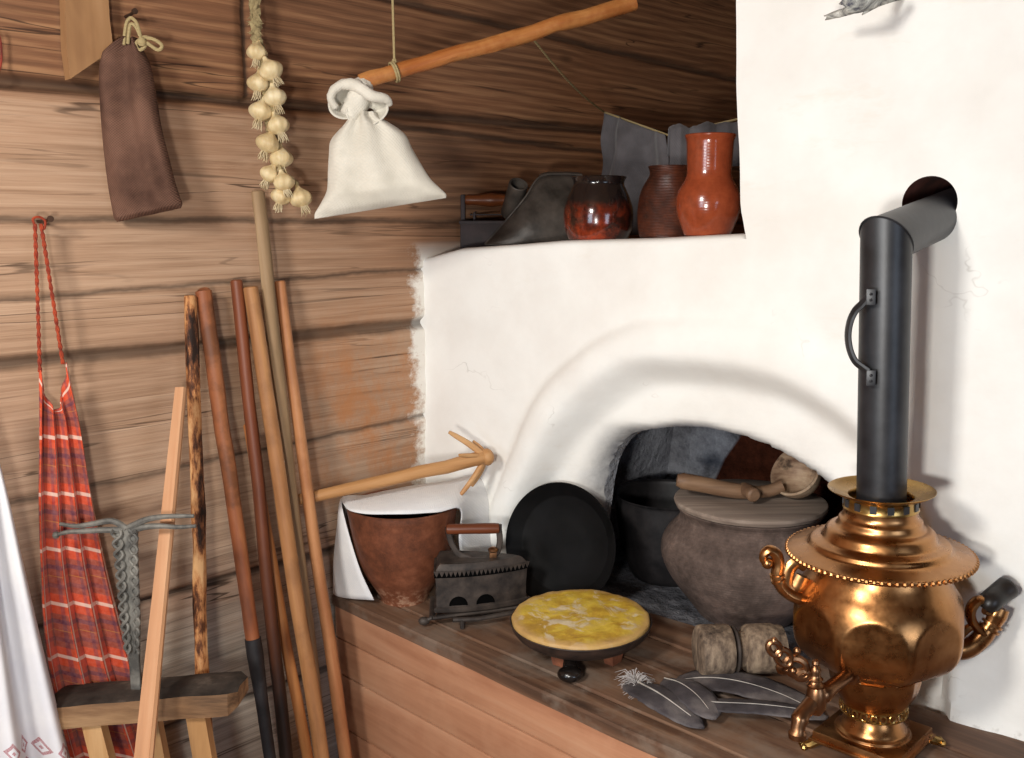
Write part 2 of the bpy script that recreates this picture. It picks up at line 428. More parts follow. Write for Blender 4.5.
loop = [idx[i, 0] for i in range(n1 + n2 + 1)] + [idx[n1 + n2, j] for j in range(1, nzl + nzh + 1)] + [idx[i, nzl + nzh] for i in range(n1 + n2 - 1, n1 - 1, -1)] + [idx[n1, j] for j in range(nzl + nzh - 1, nzl - 1, -1)] + [idx[i, nzl] for i in range(n1 - 1, -1, -1)] + [idx[0, j] for j in range(nzl - 1, 0, -1)]
prev = loop
for dy, ins in ((.006, .006), (.02, .009), (.6, .009), (None, .009)):
    o0 = len(sb.v)
    for k in loop:
        p = sb.v[k]; up = V((0, 0, 0))
        if p.z > .6 and p.x < .752: up.z = ins if dy and dy < .01 else ins          # rounded lip of the shelf
        sb.v.append(V((p.x, (p.y + dy) if dy else 2.95, p.z)) + up * (1 if p.z < .76 else 0))
    cur = list(range(o0, o0 + len(loop)))
    for k in range(len(loop)): sb.f.append((prev[k], prev[(k + 1) % len(loop)], cur[(k + 1) % len(loop)], cur[k]))
    prev = cur
sb.f.append(tuple(prev))
def tmp(name, mb, mats):
    me = bpy.data.meshes.new(name); me.from_pydata([tuple(x) for x in mb.v], [], mb.f)
    b = bmesh.new(); b.from_mesh(me); bmesh.ops.recalc_face_normals(b, faces=b.faces[:]); bmesh.ops.triangulate(b, faces=[f for f in b.faces if len(f.verts) > 4]); b.to_mesh(me); b.free()
    for q in mats: me.materials.append(q)
    o = bpy.data.objects.new(name, me); COL.objects.link(o); return o

pl = M('whitewash_plaster', .9, spec=.15)
px_, py_, pz_ = pl.sep()
pn = pl.noise(None, 6, 5, .6); pf = pl.noise(None, 40, 4, .6)
c = pl.ramp(pn, [(.3, 'e3e0da'), (.6, 'ecebe6')])
c = pl.mix(pl.ramp(pl.noise(pl.vec((3, 3, 9)), 1, 6, .7), [(.62, 0.0), (.78, .35)]), c, 'd3c6b2')
c = pl.mix(pl.math('MULTIPLY', pl.win(pz_, -.2, .012, .02), pl.ramp(pf, [(.5, 0.0), (.66, .5)])), c, '8a8177')   # scuffed foot
c = pl.mix(pl.math('MULTIPLY', pl.attr('soot'), pl.ramp(pl.noise(pl.vec((9, 9, 9)), 1, 6, .7), [(.3, .35), (.65, 1.0)])), c, '66676e')
crk = pl.math('ABSOLUTE', pl.math('SUBTRACT', pl.noise(pl.vec((2.2, 2.2, 3.1), loc=(3, 1, 4)), 1, 5, .6), .5))
c = pl.mix(pl.math('MULTIPLY', pl.ramp(crk, [(.0, 1.0), (.004, 0.0)]), pl.ramp(pn, [(.55, 0.0), (.65, .35)])), c, '9a9286')
pl.color(c); pl.bump(pl.math('ADD', pn, pl.math('MULTIPLY', pf, .3)), .35, .006)
MAT_PLASTER = pl.m
hh = M('sooty_hearth', .9, spec=.1)
hx, hy, hz = hh.sep()
hn = hh.noise(None, 9, 6, .7); hn2 = hh.noise(None, 28, 5, .7)
c = hh.ramp(hn, [(.32, '4a494c'), (.46, '8a8b92'), (.6, 'b4b6be')])
fl_ = hh.ramp(hn2, [(.3, '3a3a3e'), (.55, '5f6066'), (.75, '8a8b90')])
c = hh.mix(hh.win(hz, -1, .012, .01), c, fl_)
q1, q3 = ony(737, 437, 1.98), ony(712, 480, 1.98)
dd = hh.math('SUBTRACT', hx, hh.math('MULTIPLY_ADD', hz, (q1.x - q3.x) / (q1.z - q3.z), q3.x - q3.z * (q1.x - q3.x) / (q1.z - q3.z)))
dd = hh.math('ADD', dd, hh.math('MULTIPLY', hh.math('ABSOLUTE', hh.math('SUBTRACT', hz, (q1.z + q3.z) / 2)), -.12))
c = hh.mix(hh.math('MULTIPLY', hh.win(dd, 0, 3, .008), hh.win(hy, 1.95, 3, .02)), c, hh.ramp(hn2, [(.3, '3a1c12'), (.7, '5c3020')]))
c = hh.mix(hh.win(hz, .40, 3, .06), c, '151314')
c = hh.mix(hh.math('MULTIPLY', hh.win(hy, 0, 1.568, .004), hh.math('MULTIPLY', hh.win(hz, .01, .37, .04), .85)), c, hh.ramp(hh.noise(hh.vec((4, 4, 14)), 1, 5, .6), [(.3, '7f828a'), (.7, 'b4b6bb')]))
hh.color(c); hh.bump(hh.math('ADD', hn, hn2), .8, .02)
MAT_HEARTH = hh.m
MAT_FLUEHOLE = plain('burnt_clay', '431f14', '6b3526', .9)

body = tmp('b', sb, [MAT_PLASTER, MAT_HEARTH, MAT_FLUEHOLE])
cut = MB()
rev = [V((p.x, 1.2, p.y if p.y > -.015 else -.0)) for p in ARCH]
# the vault widens behind its mouth
A0 = [p for p in ARCH if p.y > .006]
A0 = [V((A0[0].x, -.004))] + A0 + [V((A0[-1].x, -.004))]
cx_ = .7
secs = [(1.25, 1, 0), (1.555, 1.0, 0), (1.57, 1.5, .12), (1.98, 1.5, .12)]
o_ = 0; na = len(A0)
for y, s_, dz in secs:
    for p in A0:
        g = 1 + (s_ - 1); cut.v.append(V((cx_ + (p.x - cx_) * g, y, -.004 + (p.y + .004) * (1 + dz * 2))))
for k in range(len(secs) - 1):
    for i in range(na):
        a = k * na + i; b = k * na + (i + 1) % na; cut.f.append((a, b, b + na, a + na))
cut.f.append(tuple(range(na))); cut.f.append(tuple((len(secs) - 1) * na + i for i in range(na)))
cobj = tmp('c', cut, [MAT_HEARTH])
HOLE = fpx(929, 203)
c2 = MB(); c2.tube([(HOLE.x, 1.3, HOLE.y), (HOLE.x, 1.75, HOLE.y)], .040, 40)
c2o = tmp('c2', c2, [MAT_FLUEHOLE])
for k, co_ in ((1, cobj), (2, c2o)):
    for p in co_.data.polygons: p.material_index = 0
    md = body.modifiers.new('x%d' % k, 'BOOLEAN'); md.operation = 'DIFFERENCE'; md.object = co_; md.solver = 'EXACT'
    md.material_mode = 'TRANSFER'
dg = bpy.context.evaluated_depsgraph_get()
res = bpy.data.meshes.new_from_object(body.evaluated_get(dg))
mats = [x.name if x else '' for x in res.materials]
for x in (cobj, c2o, body): bpy.data.objects.remove(x)
stove = thing('stove', 'whitewashed clay stove with an arched hearth in the corner', 'stove', (.5, 1.45, 0))
def part_from(res, name, keep, mat):
    b = bmesh.new(); b.from_mesh(res)
    bmesh.ops.delete(b, geom=[f for f in b.faces if not keep(f)], context='FACES')
    me = bpy.data.meshes.new(name)
    lay = b.verts.layers.float.new('soot')
    for v in b.verts: v[lay] = soot(v.co.x, v.co.z) if v.co.y < 1.66 else 0
    b.to_mesh(me); b.free()
    me.materials.append(mat)
    for p in me.polygons: p.use_smooth = True; p.material_index = 0
    me.set_sharp_from_angle(angle=math.radians(50))
    o = bpy.data.objects.new(name, me); COL.objects.link(o); o.parent = stove; o.location = -stove.location; return o
mn = lambda f: mats[f.material_index] if f.material_index < len(mats) else ''
part_from(res, 'plaster_body', lambda f: mn(f) == 'whitewash_plaster', MAT_PLASTER)
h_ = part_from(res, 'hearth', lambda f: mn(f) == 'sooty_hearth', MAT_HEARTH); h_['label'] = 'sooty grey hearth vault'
h_ = part_from(res, 'flue_hole', lambda f: mn(f) == 'burnt_clay', MAT_FLUEHOLE); h_['label'] = 'round dark flue hole'

# ------------------------------------------------------------------ bench of boards before the stove
bench = thing('stove_bench', 'wooden plank bench built along the front of the white stove', 'bench', (.8, 1.25, FLOOR))
bt = wood('bench_top_wood', '33251d', '654a39', '93735b', 'X', 34, .6, True, patch='85776a', patch_amt=.55, bumpy=.4)
YS = [1.118, 1.178, 1.318, 1.42]
tp = MB()
for k in range(4):
    a = YS[k]; b = YS[k + 1] - .004 if k < 3 else None
    n = 130; o = len(tp.v)
    for i in range(n + 1):
        x = .004 + (X2 - .01) * i / n
        wob = .004 * NZ(x * 4, k * 3)
        ya = a + (wob if k else .004 * NZ(x * 6, 9)); yb = (b + .004 * NZ(x * 4, (k + 1) * 3)) if b else (yf(x) + .07 if .39 < x < .985 else yf(x) + .012)
        for (yy, z) in ((ya + .003, -.026), (ya, -.02), (ya, -.005), (ya + .004, 0.0), (yb - .003, 0.0), (yb, -.004), (yb, -.026)):
            tp.v.append(V((x, yy, z + .0015 * NZ(x * 5, yy * 6, k) - (.0015 if z == 0 else 0))))
    for i in range(n):
        for q in range(7):
            a_, b_ = o + i * 7 + q, o + i * 7 + (q + 1) % 7; tp.f.append((a_, b_, b_ + 7, a_ + 7))
    tp.f.append(tuple(o + q for q in range(7))); tp.f.append(tuple(o + n * 7 + q for q in reversed(range(7))))
q = obj('bench_top', tp, bt, bench); q.location = -bench.location; q['label'] = 'dark worn plank top'
fr = MB(); zb = [-.024, -.098, -.178, -.30, -.43, -.56, -.745]
for a, b in zip(zb, zb[1:]): fr.box((.004, 1.124 + .002 * NZ(a * 40), b + .0015), (X2, 1.15, a - .0015), .003)
fm = wood('bench_front_wood', '946146', 'b78566', 'caa082', 'X', 22, .5, True, patch='c79a7a', patch_amt=.22, bumpy=.1, ringy=.7)
q = obj('front_panel', fr, fm, bench); q.location = -bench.location; q['label'] = 'reddish brown board front'
# ------------------------------------------------------------------ samovar
def metal(name, c1, c2, c3, rough=.25):
    q = M(name, rough, 1.0)
    n_ = q.noise(None, 7, 5, .65); n2_ = q.noise(None, 45, 4, .6)
    q.color(q.ramp(q.math('ADD', q.math('MULTIPLY', n_, .8), q.math('MULTIPLY', n2_, .25)), [(.35, c1), (.52, c2), (.7, c3)]))
    q.rough(q.ramp(n2_, [(.3, rough * .8), (.7, rough * 1.35)])); q.bump(n_, .08, .01); return q.m
MAT_COPPER = metal('tarnished_copper', '7f5532', 'a57549', 'bd8e60', .29)
MAT_BRASS = metal('old_brass', '8f6c3a', 'a98750', 'c0a067', .28)
MAT_BRONZE = metal('tap_bronze', '6d4c38', '8d6648', 'a67d5c', .33)
MAT_PIPE = plain('black_painted_tin', '17171a', '2c2d31', .42, 0, 18, .15, .003, (.35, .7), .5)
MAT_BLACKWOOD = plain('black_wood', '17130f', '2b2420', .4)

SP = onz(873, 729, .028); SP.z = 0
TILT = Matrix.Rotation(math.radians(-1.5), 4, FH)
sam = thing('samovar', 'copper samovar with lobed belly and black chimney pipe set in stove hole', 'samovar', SP, 0, rot=TILT.to_euler())
SMI = (Matrix.Translation(SP) @ TILT).inverted()
def rpp(P): 
    v = V(P) - CAM; return mpp(P) / math.sqrt(1 + (v.dot(RT) / v.dot(FW)) ** 2)
def sprof(px, prof, n=4, sm=True):
    out = []
    for y, hw in prof:
        P = at(px, y, SP); out.append((P.z, hw * rpp(P)))
    return smoothprof(out, n) if sm else out
sq = .064
zb0 = .013; zb1 = .028
mb = MB(); mb.box((-sq, -sq, zb0), (sq, sq, zb1), .002); mb.box((-sq - .004, -sq - .004, zb0), (sq + .004, sq + .004, zb0 + .004), .001)
base = obj('square_base', mb, MAT_COPPER, sam)
for sx_ in (-1, 1):
    for sy_ in (-1, 1):
        mb = MB(); d = V((sx_, sy_, 0)).normalized()
        c_ = V((sx_ * .058, sy_ * .058, 0))
        mb.tube([c_ - d * .014 + V((0, 0, .016)), c_ + d * .002 + V((0, 0, .012)), c_ + d * .014 + V((0, 0, .006)), c_ + d * .024 + V((0, 0, .005))], [.006, .008, .007, .004], 8)
        for k in (-1, 0, 1): mb.ball(c_ + d * .022 + V((-d.y, d.x, 0)) * k * .006 + V((0, 0, .005)), .005, 8)
        obj('paw_foot', mb, MAT_BRASS, base)
FOOT = sprof(878, [(735, 43), (732, 43.5), (730, 42), (728.5, 38), (726.5, 37.5), (725, 34), (722, 32), (717, 28.5), (710, 26), (704, 27), (699, 33)], 3)
FOOT = [(zb1 - .001, FOOT[0][1])] + FOOT
obj('foot', MB().lathe(FOOT, 56), MAT_COPPER, sam)
# pierced band
mb = MB(); zr = at(878, 704, SP).z; rr = 33 * rpp(SP) * 1.02; nr = 22
for k in range(nr):
    a = 2 * PI * k / nr; ce = V((math.cos(a) * rr, math.sin(a) * rr, zr)); t = V((-math.sin(a), math.cos(a), 0))
    mb.tube([ce + t * .0045 * math.cos(b) + V((0, 0, .0055 * math.sin(b))) for b in [2 * PI * i / 12 for i in range(12)]], .0014, 6, closed=True)
for dz in (-.007, .007): mb.tube([(math.cos(2 * PI * i / 48) * rr, math.sin(2 * PI * i / 48) * rr, zr + dz) for i in range(48)], .0016, 6, closed=True)
obj('pierced_band', mb, MAT_BRASS, sam)
BODY = [(700, 34), (694, 38), (686, 43), (677, 46), (669, 47.5), (665, 48.5), (663, 52), (661, 58), (657, 67), (651, 76), (644, 82.5), (636, 86.5), (626, 88.5), (614, 88.8), (603, 87), (593, 83.5), (585, 79), (578, 74), (570, 69.5), (563, 67)]
bp = sprof(878, BODY, 5)
RM = max(r for z, r in bp)
zmid = [z for z, r in bp if r == RM][0]
A45 = math.radians(45); A0_ = math.atan2(CAM.y - SP.y, CAM.x - SP.x)    # one lobe faces the viewer
def lobe(a, i, z, r):
    d = (a - A0_ + PI / 8) % (PI / 4) - PI / 8
    k = math.cos(math.radians(20.3)) / math.cos(d)
    if z > zmid: return min(r, RM * k)
    zc = bp[22][0]
    if z > zc: return r * min(1, k)
    return r * (1 - .05 * max(0, math.cos(4 * (a - A0_ + PI / 8) * 2)) * .5)
mb = MB().lathe(bp, 240, lobe)
obj('lobed_body', mb, MAT_COPPER, sam, smooth=22)
FL = [(564, 67), (560, 72), (556, 87), (553, 94), (550.5, 95), (549.5, 93), (548.5, 88), (547, 80), (546, 76), (544.5, 73), (541, 71.5), (539.5, 69), (538, 61), (536.5, 58.5), (533, 57), (529, 55), (526.5, 51), (525.5, 46), (522.5, 43.5), (518, 42.5), (515.5, 39.5), (512, 38), (507.5, 38)]
mb = MB().lathe(sprof(881, FL, 3), 72)
lid = obj('stepped_lid', mb, MAT_COPPER, sam)
mb = MB(); Pf = at(881, 552, SP); rr = 94.5 * rpp(Pf); nb = 84
for k in range(nb): mb.ball((rr * math.cos(2 * PI * k / nb), rr * math.sin(2 * PI * k / nb), Pf.z), .0042, 8)
obj('bead_rim', mb, MAT_COPPER, lid)
CO = [(508, 37.5), (507, 39), (505, 38), (497, 38), (495.5, 40), (493, 46), (490.5, 52), (489, 54.5), (488.2, 54.5), (489.5, 51), (492, 45), (494.5, 36), (496, 33), (506, 33)]
mb = MB().lathe(sprof(883, CO, 2), 56)
col_ = obj('crown_collar', mb, MAT_BRASS, sam); col_['label'] = 'yellow brass crown with vent slots'
mb = MB(); Pz = at(883, 501, SP); rr = 38.2 * rpp(Pz)
for k in range(14):
    a = 2 * PI * k / 14
    q = MB().box((-.0012, -.0045, -.0055), (.0012, .0045, .0055)); q.xf(Matrix.Translation((rr * math.cos(a), rr * math.sin(a), Pz.z)) @ Matrix.Rotation(a, 4, 'Z')); mb.add(q.v, q.f)
obj('vent_slots', mb, MAT_PIPE, col_)
# scroll handles
def spath(pts, off=0.0, n=5): return [SMI @ p for p in catmull([at(x, y, SP, o + off) for x, y, o in pts], n)]
mb = MB(); p = spath([(800, 598, 0), (790, 594, 0), (781, 586, 0), (777, 574, 0), (778.5, 563, 0), (776, 554, 0), (769.5, 550, 0), (764, 554, 0), (763.5, 560, 0), (767.5, 563, 0)])
mb.tube(p, [interp([(0, .013), (.3, .011), (.55, .011), (.8, .008), (1, .006)], i / (len(p) - 1)) for i in range(len(p))], 12, sq=.8, ref=FH)
mb.ball(p[-1], .009, 12)
for t in (12, 14): mb.tube([p[t], p[t + 1]], .0128, 12, sq=.85, ref=FH)
p = spath([(803, 576, 0), (795, 590, 0), (787, 584, 0), (789, 570, 0), (797, 562, 0), (806, 566, 0)])
mb.tube(p, [.007] * 5 + [.006] * (len(p) - 5), 10, sq=1.6, ref=FH)
obj('handle', mb, MAT_COPPER, sam)['label'] = 'left scroll handle'
mb = MB(); p = spath([(954, 650, 0), (964, 650, 0), (975, 644, 0), (985, 634, 0), (993, 623, 0), (998, 614, 0), (1001, 608, 0)])
mb.tube(p, [interp([(0, .014), (.25, .0155), (.5, .015), (.62, .0125), (.8, .015), (1, .013)], i / (len(p) - 1)) for i in range(len(p))], 12, sq=.7, ref=RT)
for t in (17, 19): mb.tube([p[t], p[t + 1]], .0165, 12, sq=.75, ref=RT)
p = spath([(984, 634, 0), (977, 628, 0), (971, 619, 0), (971, 609, 0), (977, 601, 0), (986, 600, 0), (991, 606, 0), (989, 612, 0), (984, 611, 0)])
mb.tube(p, [interp([(0, .007), (.4, .007), (1, .005)], i / (len(p) - 1)) for i in range(len(p))], 10, sq=1.5, ref=RT)
mb.tube(spath([(964, 648, 0), (958, 640, 0), (966, 630, 0), (974, 625, 0)]), .006, 8)
hd = obj('handle', mb, MAT_COPPER, sam); hd['label'] = 'right scroll handle'
mb = MB(); p = spath([(985, 608, 0), (990, 602, 0), (999, 594, .01), (1007, 588, .015), (1010, 585.5, .017)], n=3)
mb.tube(p, [interp([(0, .012), (.2, .0165), (.5, .0165), (.8, .0175), (.95, .016), (1, .012)], i / (len(p) - 1)) for i in range(len(p))], 16)
obj('grip', mb, MAT_BLACKWOOD, hd)['label'] = 'black wooden grip'
# tap
tap_o = -.115
def tp_(pts, n=4): return [SMI @ p for p in catmull([at(x, y, SP, o) for x, y, o in pts], n)]
mb = MB()
p = tp_([(858, 668, -.06), (842, 679, -.09), (828, 690, -.11), (818, 697, tap_o)])
mb.tube(p, [.013, .012, .011, .010, .010, .010, .010, .010, .011, .012, .013, .012, .011][:len(p)], 14)
mb.tube(tp_([(856, 669, -.062), (853, 671, -.068)], 2), .017, 18)
mb.tube(tp_([(850, 673, -.075), (848, 674.5, -.078)], 2), .0155, 18)
p = tp_([(817, 686, tap_o), (816, 700, tap_o), (813, 712, tap_o)]); mb.tube(p, [.011, .013, .014, .0145, .0145, .0145, .0145, .013, .011][:len(p)], 16)
p = tp_([(816, 698, tap_o), (809, 706, tap_o - .008), (801, 716, tap_o - .018), (798, 727, tap_o - .024), (797, 738, tap_o - .025)])
mb.tube(p, [interp([(0, .011), (.45, .0105), (.6, .0125), (.66, .010), (.82, .0095), (.88, .0125), (1, .0115)], i / (len(p) - 1)) for i in range(len(p))], 16)
tap = obj('tap', mb, MAT_BRONZE, sam); tap['label'] = 'bronze spigot'
mb = MB()
Pk = at(815, 686, SP, tap_o); k0 = SMI @ Pk; u_ = mpp(Pk)
mb.lathe([(a * u_, b * u_) for a, b in [(0, 8.5), (2, 9), (4, 7), (6, 6), (8, 8), (10, 6), (13, 5), (17, 5.8), (20, 4.5), (22, 3), (24, 4), (27, 3.2), (29, .6)]], 16, c=(k0.x, k0.y))
mb.v = [V((q.x, q.y, q.z + k0.z)) for q in mb.v]
for cxp, cyp, rx, ry, rot in ((800, 664, 11, 8.5, -.5), (787.5, 654, 8.5, 7, -.9), (778.5, 645, 7.5, 5.5, -1.0), (788, 664.5, 5, 4, .3), (806, 672, 6, 4, .2)):
    pts = []
    for i in range(18):
        b = 2 * PI * i / 18; x = rx * math.cos(b); y = ry * math.sin(b)
        pts.append(at(cxp + x * math.cos(rot) - y * math.sin(rot), cyp - (x * math.sin(rot) + y * math.cos(rot)), SP, tap_o) - SP)
    mb.tube(pts, .0042, 8, closed=True, sq=1.3)
for x, y in ((774, 641), (793, 671), (797, 651)): mb.ball(SMI @ at(x, y, SP, tap_o), .0055, 10)
obj('tap_key', mb, MAT_BRONZE, tap)['label'] = 'openwork tap key'
# chimney pipe
ptop = SMI @ at(882, 239, SP); pr = 26 * rpp(at(882, 350, SP)); pbot = SMI @ at(882, 505, SP)
ax = V((0, 0, 0))
top = V((ptop.x * .5, ptop.y * .5, ptop.z))
hole = V((HOLE.x, 1.64, HOLE.y - .002))
hole = SMI @ hole
mb = MB()
hd_ = (hole - top).normalized(); vd = V((0, 0, 1))
low = V((pbot.x * .3, pbot.y * .3, pbot.z))
# mitred elbow: ring on the bisecting plane
seg = 40; n_ = (vd + hd_ * -1).normalized(); mit = (vd - (-hd_)).normalized()
bis = (vd + hd_).normalized()
def ring(c, axis, r, clip=None):
    u = V((1, 0, 0)) if abs(axis.x) < .9 else V((0, 1, 0)); u = (u - axis * u.dot(axis)).normalized(); w_ = axis.cross(u)
    return [c + u * r * math.cos(2 * PI * k / seg) + w_ * r * math.sin(2 * PI * k / seg) for k in range(seg)]
r0 = ring(low, (top - low).normalized(), pr)
av = (top - low).normalized()
rm = []
for q in r0:
    t = (top - q).dot(bis) / av.dot(bis); rm.append(q + av * t)
r2 = [q + hd_ * ((hole - q).dot(hd_)) for q in rm]
for A_, B_ in ((r0, rm), (rm, r2)):
    o = len(mb.v); mb.v += A_ + B_
    for k in range(seg): mb.f.append((o + k, o + (k + 1) % seg, o + seg + (k + 1) % seg, o + seg + k))
    mb.f.append(tuple(o + k for k in range(seg))) if A_ is r0 else mb.f.append(tuple(o + seg + k for k in range(seg)))
# rolled seam at the mitre
mb.tube([top + (q - top) * 1.015 for q in rm], .0016, 6, closed=True)
pipe = obj('chimney_pipe', mb, MAT_PIPE, sam, smooth=30); pipe['label'] = 'black tin elbow pipe'
mb = MB()
pts = [(869, 296, -.03), (862, 304, -.024), (855, 311, -.018), (850, 322, -.014), (848, 336, -.012), (850, 350, -.014), (855, 361, -.018), (862, 367, -.024), (869, 372, -.03)]
p = [SMI @ at(x, y, SP, o) for x, y, o in pts]; p = catmull(p, 4)
mb.tube(p, .0035, 8, sq=2.2, ref=RT)
for yy in (297, 378):
    c_ = SMI @ at(871, yy, SP, -.036)
    q = MB().box((-.006, -.0025, -.011), (.006, .0035, .011), .0012); q.ball((0, -.003, .004), .0022, 8); q.ball((0, -.003, -.004), .0022, 8)
    q.xf(Matrix.Translation(c_) @ Matrix.Rotation(RZ - .35, 4, 'Z')); mb.add(q.v, q.f)
obj('strap_handle', mb, MAT_PIPE, pipe)
# ------------------------------------------------------------------ pots on the bench and in the hearth
def lathe_px(P0, axpx, prof, n=4):
    out = []
    for y, hw in prof:
        P = at(axpx, y, P0); out.append((P.z - P0[2], hw * rpp(P)))
    return smoothprof(out, n) if n else out
def hollow(prof, t=.006, zin=.012):
    top = prof[-1]; inn = [(z, max(r - t, .001)) for z, r in reversed(prof) if z > zin]
    return prof + [(top[0] + t * .3, top[1] - t * .5)] + inn

# wooden spoonless clay pot with lid
MAT_CLAYPOT = None
q = M('sooted_grey_clay', .85, spec=.2)
n1_ = q.noise(None, 5, 6, .65); n2_ = q.noise(None, 70, 4, .7); rr_ = q.wave(q.vec((.1, .1, 1)), 60, 1.5, 2, 'Z')
c = q.ramp(q.math('ADD', q.math('MULTIPLY', n1_, .75), q.math('MULTIPLY', n2_, .25)), [(.32, '2c2421'), (.5, '63544d'), (.64, '8d7b72')])
c = q.mix(q.math('MULTIPLY', q.ramp(n1_, [(.5, 0.0), (.65, .5)]), .8), c, '7a5a4c')
q.color(c); q.bump(q.math('ADD', q.math('MULTIPLY', rr_, .25), n2_), .3, .003); MAT_CLAYPOT = q.m
PP = onz(748, 614)
PP += FH * .02
pot = thing('clay_pot', 'big grey clay pot with wooden lid sitting in the hearth mouth', 'pot', PP, RZ)
pr_ = lathe_px(PP, 750, [(616, 44), (612, 48), (600, 58), (585, 71), (570, 82), (556, 88), (544, 88.5), (534, 84), (526, 77), (520, 72), (516, 70.5), (511, 72), (507, 75), (505.5, 75)], 4)
obj('pot_body', MB().lathe([(0, pr_[0][1] * .9)] + pr_[1:], 72), MAT_CLAYPOT, pot)
MAT_LID = wood('grey_lid_wood', '564840', '84756a', 'a8998b', 'X', 40, .75, False, bumpy=.4)
zl = pr_[-1][0]; rl = 75 * mpp(PP + V((0, 0, zl)))
mb = MB().lathe([(zl, rl * .95), (zl + .002, rl * .985), (zl + .008, rl), (zl + .013, rl * .99), (zl + .015, rl * .97), (zl + .0155, rl * .5), (zl + .016, .002)], 64, lambda a, i, z, r: r * (1 + .012 * NZ(math.cos(a) * 3, math.sin(a) * 3, 3)))
lidp = obj('pot_lid', mb, MAT_LID, pot); lidp['label'] = 'round grey wooden lid'
ZLID = zl + .016
# ladle on the lid
PL = PP + V((0, 0, ZLID))
MAT_LADLE = wood('ladle_wood', '3a2820', '6f5440', '987a5e', 'X', 30, .55, True, bumpy=.2)
lad = thing('wooden_ladle', 'scorched wooden ladle lying on the lid of the grey clay pot', 'ladle', PL, RZ)
Mi = (Matrix.Translation(PL) @ Matrix.Rotation(RZ, 4, 'Z')).inverted()
def lp(x, y, off=0.0, P=PL, M_=Mi): return M_ @ at(x, y, P, off)
mb = MB()
p = catmull([lp(677, 480, -.005), lp(700, 484, -.01), (lp(725, 489, -.015)), lp(748, 492, -.015), lp(768, 491, -.012), lp(782, 486, -.01)], 4)
p = [V((a.x, a.y, max(a.z, .014))) for a in p]
mb.tube(p, [interp([(0, .012), (.04, .0165), (.5, .0155), (.7, .012), (1, .013)], i / (len(p) - 1)) for i in range(len(p))], 14)
obj('ladle_handle', mb, MAT_LADLE, lad)
mb = MB()
p = catmull([lp(744, 488, -.01), lp(751, 493, -.045), lp(755, 496, -.062)], 4); p = [V((a.x, a.y, max(a.z, .015))) for a in p]
mb.tube(p, [.012, .013, .014, .0145, .014, .014, .0145, .014, .010][:len(p)], 14)
obj('hook', mb, MAT_LADLE, lad)['label'] = 'stubby hook end'
# bowl: a hollow half egg facing up and to the left
mb = MB(); prof = [(-.034, .004), (-.032, .014), (-.026, .026), (-.014, .036), (0, .042), (.012, .0435), (.015, .041), (.010, .037), (-.006, .031), (-.016, .022), (-.021, .010), (-.022, .002)]
mb.lathe(prof, 40, lambda a, i, z, r: r * (1 + .22 * max(0, math.cos(a)) ** 2))
bc = lp(797, 482, .0); bc.z = max(bc.z, .040)
tilt = V((-.58, -.52, .6)).normalized(); mb.v = [p * 1.16 for p in mb.v]
mb.xf(Matrix.Translation(bc) @ tilt.to_track_quat('Z', 'X').to_matrix().to_4x4())
bw = M('ladle_bowl_wood', .6, spec=.3)
n_ = bw.noise(None, 12, 5, .65); n2_ = bw.noise(bw.vec((30, 30, 120)), 1, 4, .6)
c = bw.ramp(bw.math('ADD', bw.math('MULTIPLY', n_, .6), bw.math('MULTIPLY', n2_, .4)), [(.35, '6d5140'), (.5, '9a8068'), (.65, 'b6a086')])
c = bw.mix(bw.ramp(bw.noise(bw.vec((1, 1, 1), loc=(2, 1, 0)), 26, 4, .6), [(.56, 0.0), (.66, .8)]), c, '2b201b')
bw.color(c); bw.bump(n_, .3, .003)
lb = obj('ladle_bowl', mb, bw.m, lad); lb['label'] = 'round wooden bowl'
# put all of the bowl above the lid
low_ = min(v.z for v in mb.v)
lb.location.z = .002 - low_

# cauldron
MAT_IRON = plain('black_cast_iron', '121113', '2a2728', .55, 0, 25, .25, .003, (.35, .7), .4)
MAT_IRON2 = plain('rusty_cast_iron', '2b2522', '50463f', .6, .2, 35, .35, .003, (.35, .7), .4)
PC = onz(667, 573) + FH * .0
cau = lathe_px(PC, 667, [(577, 30), (572, 36), (560, 42), (545, 47), (525, 51), (505, 53), (496, 54), (494, 55.5)], 4)
cob = obj('cauldron', MB().lathe(hollow(cau, .006), 56), MAT_IRON, None, PC)
tag(cob, 'black cast iron cauldron standing inside the hearth behind the clay pot', 'cauldron')

# skillet leaning on the stove
nh = V((.22, -.975, 0)).normalized(); lean = math.radians(13)
nrm = (nh * math.cos(lean) + V((0, 0, 1)) * math.sin(lean)).normalized(); upd = (V((0, 0, 1)) * math.cos(lean) - nh * math.sin(lean)).normalized()
BS = V((.385, 1.390, .001)); R_ = .1275
cen = BS + upd * R_
sk = MB().lathe([(0, R_ * .74), (.001, R_ * .79), (.003, R_ * .81), (.024, R_ - .002), (.028, R_), (.030, R_ - .0015), (.028, R_ - .004), (.006, R_ * .80), (.0035, R_ * .77), (.003, .05), (.003, .002)], 72)
print('PAN', cen, R_); cen = cen - nrm * .026
mm = Matrix((upd.cross(nrm), upd, nrm)).transposed().to_4x4(); mm.translation = cen
sko = obj('frying_pan', sk, plain('black_pan_iron', '070707', '121112', .6, 0, 14, .1, .003, (.35, .7), .15), None); sko.matrix_world = mm
tag(sko, 'round black iron frying pan leaning upright against the stove', 'pan')

